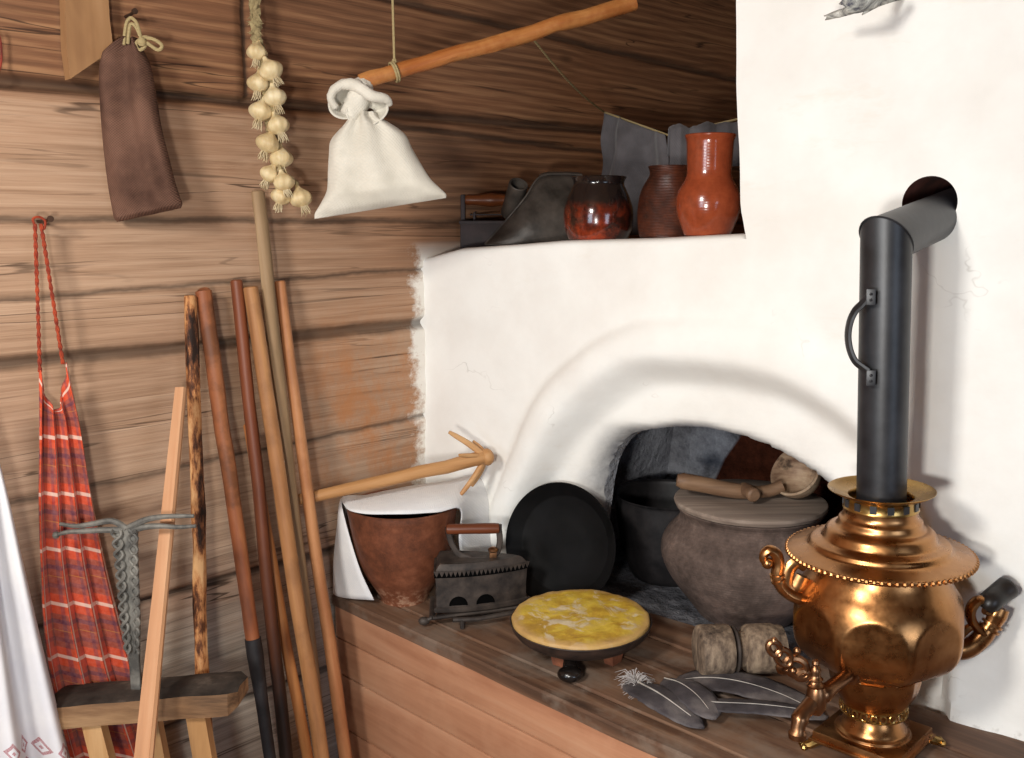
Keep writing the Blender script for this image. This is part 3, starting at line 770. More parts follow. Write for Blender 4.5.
# brown earthenware pot under a towel
q = M('brown_earthenware', .5, spec=.4)
n1_ = q.noise(None, 6, 6, .65); n2_ = q.noise(None, 60, 5, .7)
c = q.ramp(q.math('ADD', q.math('MULTIPLY', n1_, .65), q.math('MULTIPLY', n2_, .35)), [(.34, '43271b'), (.5, '6f402b'), (.66, '925a40')])
zz_ = q.sep()[2]
c = q.mix(q.math('MULTIPLY', q.win(zz_, -1, .035, .02), q.ramp(n2_, [(.48, 0.0), (.62, .9)])), c, 'b08a70')
q.color(c); q.bump(n2_, .3, .003); MAT_EARTH = q.m
PM = onz(402, 596)
mk = lathe_px(PM, 402, [(598, 23), (592, 25), (582, 31), (570, 38.5), (556, 44.5), (540, 49), (525, 52), (513, 54), (508, 55), (503, 55.5)], 4)
# keep the pot off the log wall
RMK = mk[-1][1]; PM.x = max(PM.x, RMK + .012)
mko = thing('earthenware_pot', 'brown earthenware pot with narrow foot under the white towel', 'pot', PM, RZ)
obj('pot_body', MB().lathe(hollow(mk, .007), 64), MAT_EARTH, mko)
# towel
MAT_LINEN = cloth('white_linen', 'd9d9da', 'e9e8e6', 1100)
zt_ = PM.z + mk[-1][0]; rt = RMK + .006
def rimpt(a, r=rt, z=0.0): return PM + RT * (r * math.cos(a)) + FH * (r * math.sin(a)) + V((0, 0, zt_ + z))
front = [at(374, 600, PM, -.055), at(361, 572, PM, -.05), at(350, 538, PM, -.035), rimpt(PI * 1.02, rt + .004, .004), rimpt(PI * 1.20, rt, .007), rimpt(PI * 1.36, rt - .012, .008), rimpt(PI * 1.55, rt - .02, .009), rimpt(PI * 1.74, rt - .006, .007), rimpt(PI * 1.9, rt + .008, .0), at(459, 540, PM, -.02), at(464, 578, PM, -.0)]
mid_ = [at(336, 596, PM, .0), at(335, 565, PM, .0), at(337, 530, PM, .0), rimpt(PI * .98, rt + .006, .008), rimpt(PI * 1.0, rt * .7, .014), rimpt(PI, rt * .25, .022), rimpt(0, rt * .2, .028), rimpt(0, rt * .7, .03), at(468, 492, PM, .03), at(480, 526, PM, .04), at(485, 566, PM, .04)]
back = [at(334, 586, PM, .05), at(334, 555, PM, .05), at(340, 524, PM, .05), at(346, 500, PM, .06), at(368, 496, PM, .09), at(396, 490, PM, .12), at(424, 485, PM, .13), at(452, 480, PM, .13), at(481, 477, PM, .12), at(492, 515, PM, .10), at(496, 556, PM, .10)]
back = [V((max(a.x, .012), a.y, a.z)) for a in back]; mid_ = [V((max(a.x, .012), a.y, a.z)) for a in mid_]; front = [V((max(a.x, .012), a.y, a.z)) for a in front]
F_, K_, B_ = catmull(front, 6), catmull(mid_, 6), catmull(back, 6)
mb = MB(); nu_ = len(F_) - 1
def tow(u, v):
    i = round(u * nu_); a, k, b = F_[i], K_[i], B_[i]
    p = a * (1 - v) * (1 - 2 * v) + k * 4 * v * (1 - v) + b * v * (2 * v - 1)
    e = abs(u - .5) * 2
    p = p + V((1, -.6, 0)).normalized() * (.010 * max(0, e - .5) * NZ(u * 9, v * 5, 1))
    p.z = max(p.z, .004) + .0015 * NZ(u * 14, v * 12, 8)
    return p
mb.grid(tow, nu_, 16)
two = obj('linen_towel', mb, MAT_LINEN, None, smooth=180, solid=.002)
tag(two, 'white linen towel draped over the brown earthenware pot', 'towel')

# whisk across the towel
WA = onx(286, 503, .045); WB = ony(487, 457, 1.36)
MAT_WHISK = wood('peeled_pine', '8a5c36', 'b58555', 'cfa474', 'Z', 20, .55, True, bumpy=.15)
def along(a, b):
    d = (V(b) - V(a)); l = d.length; qz = d.normalized().to_track_quat('Z', 'Y'); mm_ = qz.to_matrix().to_4x4(); mm_.translation = a; return mm_, l
mm_, l = along(WA, WB)
whi = thing('wooden_whisk', 'pale wooden stick whisk with pronged head laid across the white towel', 'whisk')
whi.matrix_world = mm_; Wi = mm_.inverted()
mb = MB(); nn = 14
mb.tube([(.003 * NZ(i * .5, 1), .003 * NZ(i * .5, 7), l * i / nn) for i in range(nn + 1)] + [(0, 0, l + .012)], [.011 + .004 * i / nn for i in range(nn + 1)] + [.007], 12)
mb.ball((0, 0, l), .0185, 14, (1, 1, .8))
obj('whisk_stick', mb, MAT_WHISK, whi)
hd0 = V((0, 0, l - .002))
for (x, y, o, r) in ((449, 432, -.02, .006), (473, 441, .02, .0045), (459, 455, -.04, .0045), (459, 497, -.035, .0055), (472, 486, .01, .005)):
    e = Wi @ at(x, y, WB, o); mb = MB()
    m_ = hd0.lerp(e, .5) + V((0, 0, .004))
    mb.tube(catmull([hd0, m_, e], 3), [r * .9, r * 1.1, r * 1.15, r * 1.1, r, r * .9, r * .6][:7], 8)
    obj('prong', mb, MAT_WHISK, whi)
print('WHISK', WA, WB, 'towel top', zt_, 'at pot', [WA.lerp(WB, t) for t in (.3, .5, .7)], PM)

# flat iron on its stand
PI0 = onz(482, 615) + FH * 0
u_ = mpp(PI0)
iron = thing('charcoal_iron', 'old charcoal flat iron with wooden handle beside the brown earthenware pot', 'iron', PI0, RZ + .06)
L_ = 92 * u_; W_ = .092; Z0 = .026
def outline(s=1.0, n=10):
    pts = [V((-L_ / 2, -W_ / 2 * s)), V((-L_ / 2, W_ / 2 * s))]
    for i in range(n + 1):
        t = i / n; pts.append(V((-L_ / 2 + .02 + (L_ - .02) * t, W_ / 2 * s * math.cos(t * PI / 2) ** .8)))
    for i in range(n - 1, -1, -1):
        t = i / n; pts.append(V((-L_ / 2 + .02 + (L_ - .02) * t, -W_ / 2 * s * math.cos(t * PI / 2) ** .8)))
    return pts
ol = outline()
cen_ = V((-.02, 0))
def shell(levels):
    q = MB(); n = len(ol)
    for z, s in levels:
        for p in ol: q.v.append(V((cen_.x + (p.x - cen_.x) * s, p.y * s, z)))
    for k in range(len(levels) - 1):
        for i in range(n): q.f.append((k * n + i, k * n + (i + 1) % n, (k + 1) * n + (i + 1) % n, (k + 1) * n + i))
    q.f.append(tuple(reversed(range(n)))); q.f.append(tuple((len(levels) - 1) * n + i for i in range(n))); return q
HB = 40 * u_
shellq = shell([(Z0, 1.0), (Z0 + .004, 1.03), (Z0 + .009, 1.03), (Z0 + .011, .965), (Z0 + .04, .965), (Z0 + HB - .01, .985), (Z0 + HB - .009, 1.01), (Z0 + HB, 1.01)])
ib = obj('iron_body', shellq, MAT_IRON2, iron, smooth=40)
# draught holes along both flanks (arched)
MAT_DARK = plain('shade_black', '050505', '0a0909', .95, spec=.05)  # plain black that stands in for shade inside the air holes and lid gap
for sgn in (-1, 1):
    for xc in (-.047, .006):
        mb = MB()
        pts = [V((xc + .0165 * math.cos(a), 0, Z0 + .0135 + .017 * math.sin(a))) for a in [PI * i / 12 for i in range(13)]]
        n = len(pts); f0 = []; 
        def edge_y(x):
            t = max(0, (x + L_ / 2 - .02) / (L_ - .02)); return W_ / 2 * math.cos(min(t, 1) * PI / 2) ** .8 * .965
        o = len(mb.v)
        for p in pts: mb.v.append(V((p.x, sgn * (edge_y(p.x) + .0012), p.z)))
        for p in pts: mb.v.append(V((p.x, sgn * (edge_y(p.x) - .004), p.z)))
        mb.f.append(tuple(o + i for i in range(n))); mb.f.append(tuple(o + n + i for i in reversed(range(n))))
        for i in range(n): mb.f.append((o + i, o + (i + 1) % n, o + n + (i + 1) % n, o + n + i))
        # raised lip above the opening
        mb.tube([V((p.x, sgn * (edge_y(p.x) + .001), p.z)) for p in pts], .0016, 6)
        obj('draught_hole', mb, MAT_DARK, ib)['label'] = 'arched dark air opening'
# toothed edge and hinged lid
mb = shell([(Z0 + HB, .97), (Z0 + HB + .005, .97), (Z0 + HB + .013, .9), (Z0 + HB + .016, .86)])
per = []
n = len(ol)
for i in range(n):
    a, b = ol[i], ol[(i + 1) % n]
    d = (b - a).length; k = max(1, round(d / .009))
    for j in range(k): per.append(a.lerp(b, j / k))
for i in range(0, len(per)):
    a = per[i]; b = per[(i + 1) % len(per)]; s = 1.03
    A_ = V((cen_.x + (a.x - cen_.x) * s, a.y * s, Z0 + HB + .004)); B2 = V((cen_.x + (b.x - cen_.x) * s, b.y * s, Z0 + HB + .004)); Cc = (A_ + B2) / 2 - V((0, 0, .011))
    inw = V((-(A_ + B2).x * .02 , -(A_ + B2).y * .02, 0))
    mb.add([A_, B2, Cc, A_ + inw, B2 + inw, Cc + inw], [(0, 1, 2), (5, 4, 3), (0, 3, 4, 1), (1, 4, 5, 2), (2, 5, 3, 0)])
il = obj('iron_lid', mb, MAT_IRON2, iron, smooth=30)
obj('lid_gap_shade', shell([(Z0 + HB - .009, 1.018), (Z0 + HB + .003, 1.018)]), MAT_DARK, ib)['label'] = 'black strip standing in for shade under the toothed lid'  # solid black strip, paints the shade behind the teeth
ZL = Z0 + HB + .016
mb = MB(); mb.box((.015, -.008, ZL - .004), (.03, .008, ZL + .014), .003); mb.ball((.0225, -.006, ZL + .016), .009, 10, (1.2, 1, .7));
obj('lid_latch', mb, MAT_BRONZE, il)['label'] = 'brassy lid latch'
mb = MB(); zh = ZL + .058
mb.tube(catmull([(-.02, 0, ZL - .004), (-.045, 0, ZL + .006), (-.058, 0, ZL + .026), (-.064, 0, zh - .012), (-.066, 0, zh + .004)], 4), .0034, 8, sq=1.8, ref=(0, 1, 0))
mb.tube(catmull([(.012, 0, ZL - .004), (.030, 0, ZL + .008), (.036, 0, ZL + .03), (.034, 0, zh), (.034, 0, zh + .008)], 4), .0034, 8, sq=1.8, ref=(0, 1, 0))
mb.box((-.03, -.006, ZL - .005), (.022, .006, ZL + .001), .002)
ih = obj('handle_bracket', mb, MAT_IRON2, iron)
mb = MB(); mb.tube([(-.070, 0, zh), (-.068, 0, zh), (-.058, 0, zh), (-.03, 0, zh), (0, 0, zh), (.026, 0, zh), (.034, 0, zh), (.036, 0, zh)], [.006, .0098, .0105, .0102, .0106, .0105, .0098, .006], 18)
obj('wooden_grip', mb, wood('grip_wood', '3c1c10', '6e3a22', '8f5434', 'X', 30, .4, False), ih)
std = thing('iron_stand', 'low wrought iron stand carrying the charcoal iron on the bench', 'stand', PI0, RZ + .06)
mb = MB(); zs_ = .0185
a1, a2, a3 = V((-L_ / 2 - .006, -.052, zs_)), V((-L_ / 2 - .006, .05, zs_)), V((L_ / 2 - .01, -.004, zs_))
for a, b in ((a1, a3), (a2, a3), (a1, a2)): mb.tube([a, a.lerp(b, .5), b], .0045, 8, sq=1.4)
mb.tube([V((-L_ / 2, 0, zs_)), V((0, 0, zs_)), a3], .004, 8)
mb.tube([a1 + V((.04, -.012, 0)), V((-.01, -.058, zs_ - .002)), V((L_ / 2 - .03, -.035, zs_))], .005, 8)
so = obj('stand_frame', mb, MAT_IRON2, std)
for p in (V((-.04, -.062, 0)), V((-.07, .045, 0)), V((L_ / 2 - .02, -.006, 0))):
    obj('leg', MB().tube([p, p + V((0, 0, .010)), p + V((0, 0, .0185))], [.0045, .0045, .005], 8), MAT_IRON2, std)
mb = MB(); kp = PI0; 
Sm = (Matrix.Translation(PI0) @ Matrix.Rotation(RZ + .06, 4, 'Z')).inverted()
kn_ = Sm @ onz(424, 621, .012)
mb.tube([a1, kn_.lerp(a1, .3), kn_], [.004, .004, .005], 8); mb.ball(kn_, .0095, 12, (1.2, .9, .9))
obj('stand_handle', mb, MAT_IRON2, std)['label'] = 'short bar with round knob'

# bread in a clay pan on a footed trivet
PB = onz(583, 652)
tri = thing('pan_trivet', 'low round footed trivet with dark knob under the yellow pie', 'trivet', PB, RZ)
MAT_BRICK = plain('rusty_clay', '5e3323', '8d5538', .8, 0, 30)
MAT_DKCLAY = plain('burnt_dark_clay', '1b1310', '3a2a22', .55, 0, 30, .4, .003)
mb = MB(); mb.tube([(.066 * math.cos(a), .066 * math.sin(a), .022) for a in [2 * PI * i / 40 for i in range(40)]], .006, 8, closed=True, sq=1.5)
obj('trivet_ring', mb, MAT_DKCLAY, tri)
for k, a in enumerate((-2.25, -.70, .8, 2.4)):
    mb = MB(); d = V((math.cos(a), math.sin(a), 0)); t = V((-d.y, d.x, 0)); c_ = d * .066
    lo = [c_ + t * .013 - d * .009, c_ + t * .013 + d * .009, c_ - t * .013 + d * .009, c_ - t * .013 - d * .009]
    hi_ = [c_ + t * .020 - d * .011, c_ + t * .020 + d * .012, c_ - t * .020 + d * .012, c_ - t * .020 - d * .011]
    mb.add([V((p.x, p.y, 0)) for p in lo] + [V((p.x, p.y, .027)) for p in hi_], [(3, 2, 1, 0), (4, 5, 6, 7), (0, 1, 5, 4), (1, 2, 6, 5), (2, 3, 7, 6), (3, 0, 4, 7)])
    obj('leg', mb, MAT_BRICK, tri)
mb = MB(); kk = (Matrix.Translation(PB) @ Matrix.Rotation(RZ, 4, 'Z')).inverted() @ onz(570, 674, .012)
mb.ball(kk, .021, 18, (1.05, .9, .62)); 
mb.tube([kk + V((.0, .008, .004)), kk + V((.002, .030, .010)), V((kk.x * .8, -.058, .020))], [.013, .012, .010], 10)
mb.v = [V((q.x, q.y, max(q.z, .0005))) for q in mb.v]
obj('knob', mb, plain('black_glazed_knob', '0d0b0a', '231d1a', .25), tri)
Pr = at(580.5, 619, PB); rw = 71 * mpp(Pr)
pan = thing('clay_skillet', 'shallow dark clay skillet on the footed trivet holding a yellow pie', 'skillet', Pr - V((0, 0, 0)), rot=(math.radians(1), math.radians(-1), RZ))
prf = [(-.046, .064), (-.045, .072), (-.037, .090), (-.025, rw * .87), (-.012, rw * .965), (-.001, rw * .99), (.0, rw), (.001, rw * .985), (-.004, rw * .95), (-.008, rw * .8), (-.009, .002)]
obj('skillet_bowl', MB().lathe(smoothprof(prf, 2), 64, lambda a, i, z, r: r * (1 + .006 * NZ(math.cos(a) * 4, math.sin(a) * 4))), MAT_DKCLAY, pan)
q = M('yellow_pie_top', .6, spec=.4)
n1_ = q.noise(None, 17, 5, .6, .6); n2_ = q.noise(None, 55, 6, .7); n3_ = q.noise(q.vec((1, 1, 1), loc=(4, 2, 1)), 16, 5, .65, 1.0)
c = q.ramp(q.math('ADD', q.math('MULTIPLY', n1_, .7), q.math('MULTIPLY', n2_, .3)), [(.3, '94702f'), (.45, 'b8922a'), (.56, 'cdb03c'), (.68, 'c2a062')])
c = q.mix(q.ramp(n3_, [(.53, 0.0), (.60, .85)]), c, 'cdbfa4')
vx, vy, vz = q.sep(); rad = q.math('SQRT', q.math('ADD', q.math('MULTIPLY', vx, vx), q.math('MULTIPLY', vy, vy)))
c = q.mix(q.ramp(q.math('ADD', rad, q.math('MULTIPLY_ADD', n2_, .03, -.015)), [(rw * .80, 0.0), (rw * .93, .85)]), c, 'b8935e')
q.color(c); q.bump(q.math('ADD', n1_, q.math('MULTIPLY', n2_, .7)), .5, .006)
pr2 = [(-.010, rw * .93), (-.004, rw * .965), (.002, rw * .97), (.006, rw * .95), (.008, rw * .88), (.0085, rw * .7), (.009, rw * .4), (.009, .002)]
def pierad(a, i, z, r): return r * (1 + .01 * NZ(math.cos(a) * 6, math.sin(a) * 6, z * 20))
mb = MB().lathe(smoothprof(pr2, 4), 80, pierad)
mb.v = [V((p.x, p.y, p.z + (.0025 * NZ(p.x * 45, p.y * 45, 2) + .0012 * NZ(p.x * 120, p.y * 120)) if p.z > 0 else p.z)) for p in mb.v]
pie = obj('pie', mb, q.m, None, smooth=60); pie.matrix_world = Matrix.Translation(pan.location) @ pan.rotation_euler.to_matrix().to_4x4()
pie.location = pan.location; pie.rotation_euler = pan.rotation_euler
tag(pie, 'round yellow baked pie with pale patches filling the clay skillet', 'pie')

# turned wooden hub lying on the bench
q = M('weathered_turned_wood', .75, spec=.25)
n1_ = q.noise(q.vec((10, 10, 10)), 1, 6, .7); n2_ = q.noise(q.vec((30, 90, 90)), 1, 5, .6)
c = q.ramp(q.math('ADD', q.math('MULTIPLY', n1_, .5), q.math('MULTIPLY', n2_, .5)), [(.36, '2b231e'), (.47, '6a5a4c'), (.56, '8f7c68'), (.68, 'a8967f')])
q.color(c); q.bump(n2_, .5, .004); MAT_HUB = q.m
hp = onz(737, 672); 
p0, p1 = at(697, 651, hp, -.01), at(779, 664, hp, .0)
lh = (p1 - p0).length; rh = 25 * mpp(hp)
prof = [(0, rh * .86), (.003, rh * .97), (.008, rh), (.050 * lh / .14, rh * 1.0), (.054 * lh / .14, rh * .95), (.056 * lh / .14, rh * .74), (.076 * lh / .14, rh * .70), (.079 * lh / .14, rh * .90), (.084 * lh / .14, rh * .97), (lh - .016, rh * .98), (lh - .012, rh * .93), (lh, rh * .90)]
hub = thing('turned_hub', 'grey weathered turned wooden hub lying before the clay pot', 'wooden hub', V((hp.x, hp.y, 0)))
mb = MB().lathe(prof, 40)
d_ = V((p1.x - p0.x, p1.y - p0.y, 0)).normalized()
mm_ = Matrix((V((0, 0, 1)), d_.cross(V((0, 0, 1))) * 1, d_)).transposed().to_4x4()
mm_ = Matrix((V((0, 0, -1)), V((0, 0, -1)).cross(d_) * -1, d_)).transposed().to_4x4()
mm_.translation = V((p0.x - hp.x, p0.y - hp.y, rh + .001))
o_ = obj('hub_body', mb, MAT_HUB, hub); o_.matrix_local = Matrix.Translation(mm_.translation) @ d_.to_track_quat('Z', 'X').to_matrix().to_4x4()
mb = MB(); c_ = mm_.translation + d_ * (.061 * lh / .14)
tdir = V((0, 0, 1)); sd = d_.cross(tdir)
mb.tube([c_ + (tdir * math.cos(a) + sd * math.sin(a)) * rh * .76 for a in [2 * PI * i / 30 for i in range(30)]], .004, 8, closed=True, sq=2.0, ref=d_)
obj('iron_band', mb, MAT_IRON2, hub)['label'] = 'dark band round the groove'
# ------------------------------------------------------------------ feathers
q = M('dark_feather', .7, spec=.3)
vx, vy, vz = q.sep()
barb = q.wave(q.comb(q.math('ADD', vx, q.math('MULTIPLY', q.math('ABSOLUTE', vy), -1.2)), 0.0, 0.0), 160, .6, 2, 'X')
n_ = q.noise(None, 14, 5, .6)
c = q.ramp(n_, [(.3, '2a2629'), (.5, '4b4649'), (.68, '78716f')])
c = q.mix(q.math('MULTIPLY', barb, .25), c, '1c1b1e')
q.color(c); q.bump(barb, .25, .0015); MAT_FEATHER = q.m
MAT_SHAFT = plain('feather_shaft', '8f8984', 'c4beb4', .4)
MAT_DOWN = plain('feather_down', '8b8684', 'b9b4b2', .9)
def feather(label, pts, width, z0, seed, fluff=0.0, group=None, curl=.012, bias=0.0, lo=.0, sw=.0008):
    P = [onz(x, y, 0) for x, y in pts]; C_ = sum(P, V((0, 0, 0))) / len(P)
    r = thing('feather', label, 'feather', V((C_.x, C_.y, 0)), RZ)
    Mi_ = (Matrix.Translation(V((C_.x, C_.y, 0))) @ Matrix.Rotation(RZ, 4, 'Z')).inverted()
    ax_ = [Mi_ @ p for p in catmull(P, 8)]; n = len(ax_) - 1
    mb = MB(); nv = 10
    def fn(u, v):
        i = min(n, round(u * n)); p = ax_[i]; t = (ax_[min(n, i + 1)] - ax_[max(0, i - 1)]).normalized(); s = V((-t.y, t.x, 0))
        w_ = width * interp([(0, .12), (.06, .5), (.25, .95), (.6, 1), (.85, .75), (.95, .42), (1, .03)], u)
        k = (v - .5) * 2; k2 = k * (1 - bias) if k > 0 else k * (1 + bias)
        edge = 1 + (.10 * NZ(u * 40, seed + (5 if v > .5 else 0)) if abs(k) > .9 else 0)
        return p + s * (w_ * k2 * edge) + V((0, 0, z0 + lo * u + curl * math.sin(u * PI) + .004 * (1 - k * k) + .0012 * NZ(u * 30, k * 3, seed)))
    mb.grid(fn, n, nv)
    obj('vane', mb, MAT_FEATHER, r, smooth=180, solid=.0008)
    mb = MB(); mb.tube([ax_[i] + V((0, 0, z0 + lo * i / n + .0052 + curl * math.sin(i / n * PI))) for i in range(0, int(n * .92))], [sw * (1 - .8 * i / n) + .0002 for i in range(0, int(n * .92))], 6)
    obj('shaft', mb, MAT_SHAFT, r)
    if fluff:
        mb = MB(); rnd = random.Random(seed)
        for k in range(130):
            t = rnd.random() * .3; i = int(t * n); p = ax_[i]; a = rnd.uniform(-1.9, 1.9) + PI; l = fluff * rnd.uniform(.4, 1.1)
            tt = (ax_[i + 1] - ax_[i]).normalized(); d = Matrix.Rotation(a, 3, 'Z') @ tt
            e = p + d * l; h = z0 + rnd.uniform(.003, .018)
            mb.tube([p + V((0, 0, z0 + .004)), p.lerp(e, .5) + V((rnd.uniform(-.003, .003), rnd.uniform(-.003, .003), h)), e + V((0, 0, max(.002, h * .5)))], [.0009, .0007, .0003], 4)
        f_ = obj('down', mb, MAT_DOWN, r); f_['label'] = 'fluffy grey down at the quill'; f_['kind'] = 'stuff'
    return r
feather('long dark grey feather pointing right under the samovar tap, farther one', [(674, 685), (705, 686), (740, 692), (782, 704), (826, 722)], .043, .003, 3, curl=.010, bias=-.1, lo=.002)
feather('long dark grey feather nearest the bench edge pointing toward the samovar foot', [(690, 712), (722, 716), (760, 719), (800, 723), (828, 727)], .024, .014, 11, curl=.006)
feather('short curled grey feather with fluffy down and white shaft nearest the pie', [(634, 684), (642, 697), (658, 709), (678, 720), (704, 732)], .034, .005, 5, fluff=.034, curl=.018, bias=.1, sw=.0016)
feather('dark feather between the curled one and the long one, lying slantwise', [(664, 688), (680, 698), (698, 712), (714, 728)], .034, .013, 8, curl=.01)

# ------------------------------------------------------------------ vessels on the stove shelf
def shelf(px, py, back=0.0):          # point on the shelf top seen near (px, py)
    x = fpx(px, py).x; y = yf(x) + back; return V((x, y, zt(x) + .001))
def shelf_at(px, back):
    # point at face depth + back on column px
    y = 1.45 + back
    for _ in range(6): p = ony(px, 240, y); y = yf(p.x) + back
    return V((p.x, y, zt(min(p.x, .74)) + .010))
def glazed(name, stops, rough=.22, sc=7, loc=(0, 0, 0)):
    q = M(name, rough, 0, .5); n1_ = q.noise(q.vec((1, 1, 1), loc=loc), sc, 5, .65, .5); n2_ = q.noise(None, 70, 4, .6)
    return q, n1_, n2_
# orange jug
PJ = shelf_at(707, .072)
q, n1_, n2_ = glazed('orange_glaze', None, .2)
zz_ = q.sep()[2]
c = q.ramp(q.math('ADD', q.math('MULTIPLY', n1_, .6), q.math('MULTIPLY', n2_, .4)), [(.3, '6f311b'), (.5, '8d4024'), (.7, '9c4d2d')])
q.color(c); q.bump(q.wave(None, 60, .5, 1, 'Z'), .04, .002); q.b.inputs['Coat Weight'].default_value = .3; q.b.inputs['Coat Roughness'].default_value = .1
jp = lathe_px(PJ, 708, [(241, 21), (236, 23), (226, 27), (215, 31), (205, 32.5), (196, 32), (188, 29), (182, 25.5), (178, 23.5), (172, 22.5), (160, 23), (148, 23.5), (141, 24), (137, 25.5), (135, 26)], 4)
jp = [(max(0, z), r) for z, r in jp]
jug = obj('clay_jug', MB().lathe(hollow(jp, .004, .02), 64), q.m, None, PJ); tag(jug, 'tall orange glazed jug at the right end of the stove shelf', 'jug')
# brown tall pot behind it
PQ = shelf_at(668, .115)
q, n1_, n2_ = glazed('brown_ribbed_glaze', None, .4)
c = q.ramp(q.math('ADD', q.math('MULTIPLY', n1_, .7), q.math('MULTIPLY', n2_, .3)), [(.35, '24130d'), (.5, '4a2416'), (.68, '70391f')])
q.color(c); q.bump(q.wave(None, 110, .5, 1, 'Z'), .5, .003)
bp_ = lathe_px(PQ, 669, [(241, 26), (236, 29), (225, 31), (212, 31.5), (200, 30.5), (190, 28), (182, 24), (177, 21), (173, 20), (169, 21), (166.5, 22)], 4)
bp_ = [(max(0, z), r) for z, r in bp_]
o_ = obj('clay_pot', MB().lathe(hollow(bp_, .004, .02), 56), q.m, None, PQ); tag(o_, 'ribbed dark brown clay pot just left of the orange jug', 'pot')
# squat glazed pot
PG = shelf_at(598, .078)
q, n1_, n2_ = glazed('black_red_glaze', None, .16, 9)
zz_ = q.math('ADD', q.sep()[2], q.math('MULTIPLY_ADD', n1_, .08, -.04))
c = q.ramp(q.math('ADD', q.math('MULTIPLY', n1_, .75), q.math('MULTIPLY', n2_, .25)), [(.42, '23100b'), (.52, '5f2313'), (.62, '9a3a1c')])
c = q.mix(q.win(zz_, .066, 9, .015), c, '1a1413')
q.color(c); q.bump(n2_, .06, .003); q.b.inputs['Coat Weight'].default_value = .4
gp = lathe_px(PG, 598, [(243, 27), (238, 30), (228, 34), (218, 35), (208, 34.5), (198, 31.5), (190, 28), (184, 25.5), (180, 26.5), (177, 28)], 4)
gp = [(max(0, z), r) for z, r in gp]
o_ = obj('clay_pot', MB().lathe(hollow(gp, .004, .02), 56), q.m, None, PG); tag(o_, 'squat shiny clay pot, black above and red below, on the stove shelf', 'pot')
# tin scoop with tubular handle
PT = shelf_at(540, .17)
MAT_TIN = plain('dull_dark_tin', '2a2622', '57504a', .5, .35, 16, .35, .004, (.35, .68))
tin = thing('tin_scoop', 'dull grey tin scoop with tube handle left of the shiny squat pot', 'scoop', PT, RZ)
Ti = (Matrix.Translation(PT) @ Matrix.Rotation(RZ, 4, 'Z')).inverted()
def tpt(x, y, o): p = Ti @ at(x, y, PT, o); return V((p.x, p.y, max(.001, p.z)))
lipo = [tpt(485, 248, -.055), tpt(505, 222, -.05), tpt(525, 198, -.045), tpt(540, 177, -.03), tpt(562, 174, -.02), tpt(582, 175, -.01)]
mb = MB(); NU, NV = 20, 14
ob_ = [tpt(485, 250, -.075), tpt(515, 246, -.09), tpt(545, 244, -.085), tpt(575, 243, -.07), tpt(600, 243, -.05), tpt(612, 243, -.02)]
tl, bl = catmull(lipo, 6), catmull(ob_, 6)
def sc_(u, v):
    i = round(u * (len(tl) - 1)); p = tl[i].lerp(bl[i], v); b = math.sin(v * PI) * .022 * min(1, u * 3)
    return p + V((0, -b, 0)) + V((0, .0012 * NZ(u * 9, v * 9), 0))
mb.grid(sc_, len(tl) - 1, NV)
bk = [p + V((.0, .075, 0)) for p in tl]
def sc2(u, v):
    i = round(u * (len(tl) - 1)); return tl[i].lerp(bk[i], v) + V((0, 0, .006 * math.sin(v * PI) * (u > .5)))
i0 = 18
mb.grid(lambda u, v: sc2(.6 + .4 * u, v), 12, 6)
mb.grid(lambda u, v: (bk[round(u * (len(bk) - 1))].lerp(V((bl[round(u * (len(bl) - 1))].x, bk[round(u * (len(bk) - 1))].y + .02, .001)), v)), len(bk) - 1, 8)
obj('scoop_body', mb, MAT_TIN, tin, smooth=60, solid=.0022)
mb = MB(); mb.tube(tl, .0028, 8); obj('rolled_rim', mb, MAT_TIN, tin)
mb = MB(); a, b = tpt(510, 214, .02), tpt(518, 186, -.03); d = (b - a).normalized()
b = b + d * .005
rr_ = 9.5 * mpp(PT)
o0 = len(mb.v); qz = d.to_track_quat('Z', 'X').to_matrix().to_4x4(); qz.translation = a
tb = MB().lathe([(0, rr_), ((b - a).length, rr_), ((b - a).length + .001, rr_ * .95), ((b - a).length, rr_ * .8), (.01, rr_ * .8), (.0, rr_ * .5)], 28); tb.xf(qz); mb.add(tb.v, tb.f)
obj('tube_handle', mb, MAT_TIN, tin)['label'] = 'open tube socket'
# second iron at the far left
PK = shelf_at(484, .21); 
PK.x = max(PK.x, .085)
ir2 = thing('box_iron', 'dark box iron with turned brown handle at the left end of the stove shelf', 'iron', PK, RZ)
Ki = (Matrix.Translation(PK) @ Matrix.Rotation(RZ, 4, 'Z')).inverted()
def kp_(x, y, o=0.0): p = Ki @ at(x, y, PK, o); p.z = max(0, p.z); return p
xl, xr = kp_(461, 230).x, kp_(520, 230).x; zh1 = kp_(480, 222).z; zh2 = kp_(480, 200).z
mb = MB(); mb.box((xl, -.04, 0), (xr, .045, zh1), .003); mb.box((xl - .002, -.042, zh1 - .004), (xr + .002, .047, zh1 + .003), .001)
MAT_IRON3 = plain('brown_black_iron', '1e1516', '3a2b2a', .6, .2, 22, .2)
obj('iron_box', mb, MAT_IRON3, ir2)
mb = MB(); mb.box((xl, -.012, zh1), (xl + .010, .012, zh2 + .012), .002); mb.box((xr - .012, -.012, zh1), (xr - .003, .012, zh2 + .012), .002); mb.box((xl + .028, -.004, zh1), (xl + .033, .004, zh1 + .022), .001)
mb.tube([(xl + .02, 0, zh1 + .016), (xr - .02, 0, zh1 + .017)], .0018, 6)
kb = obj('handle_bracket', mb, MAT_IRON3, ir2)
mb = MB(); n = 12
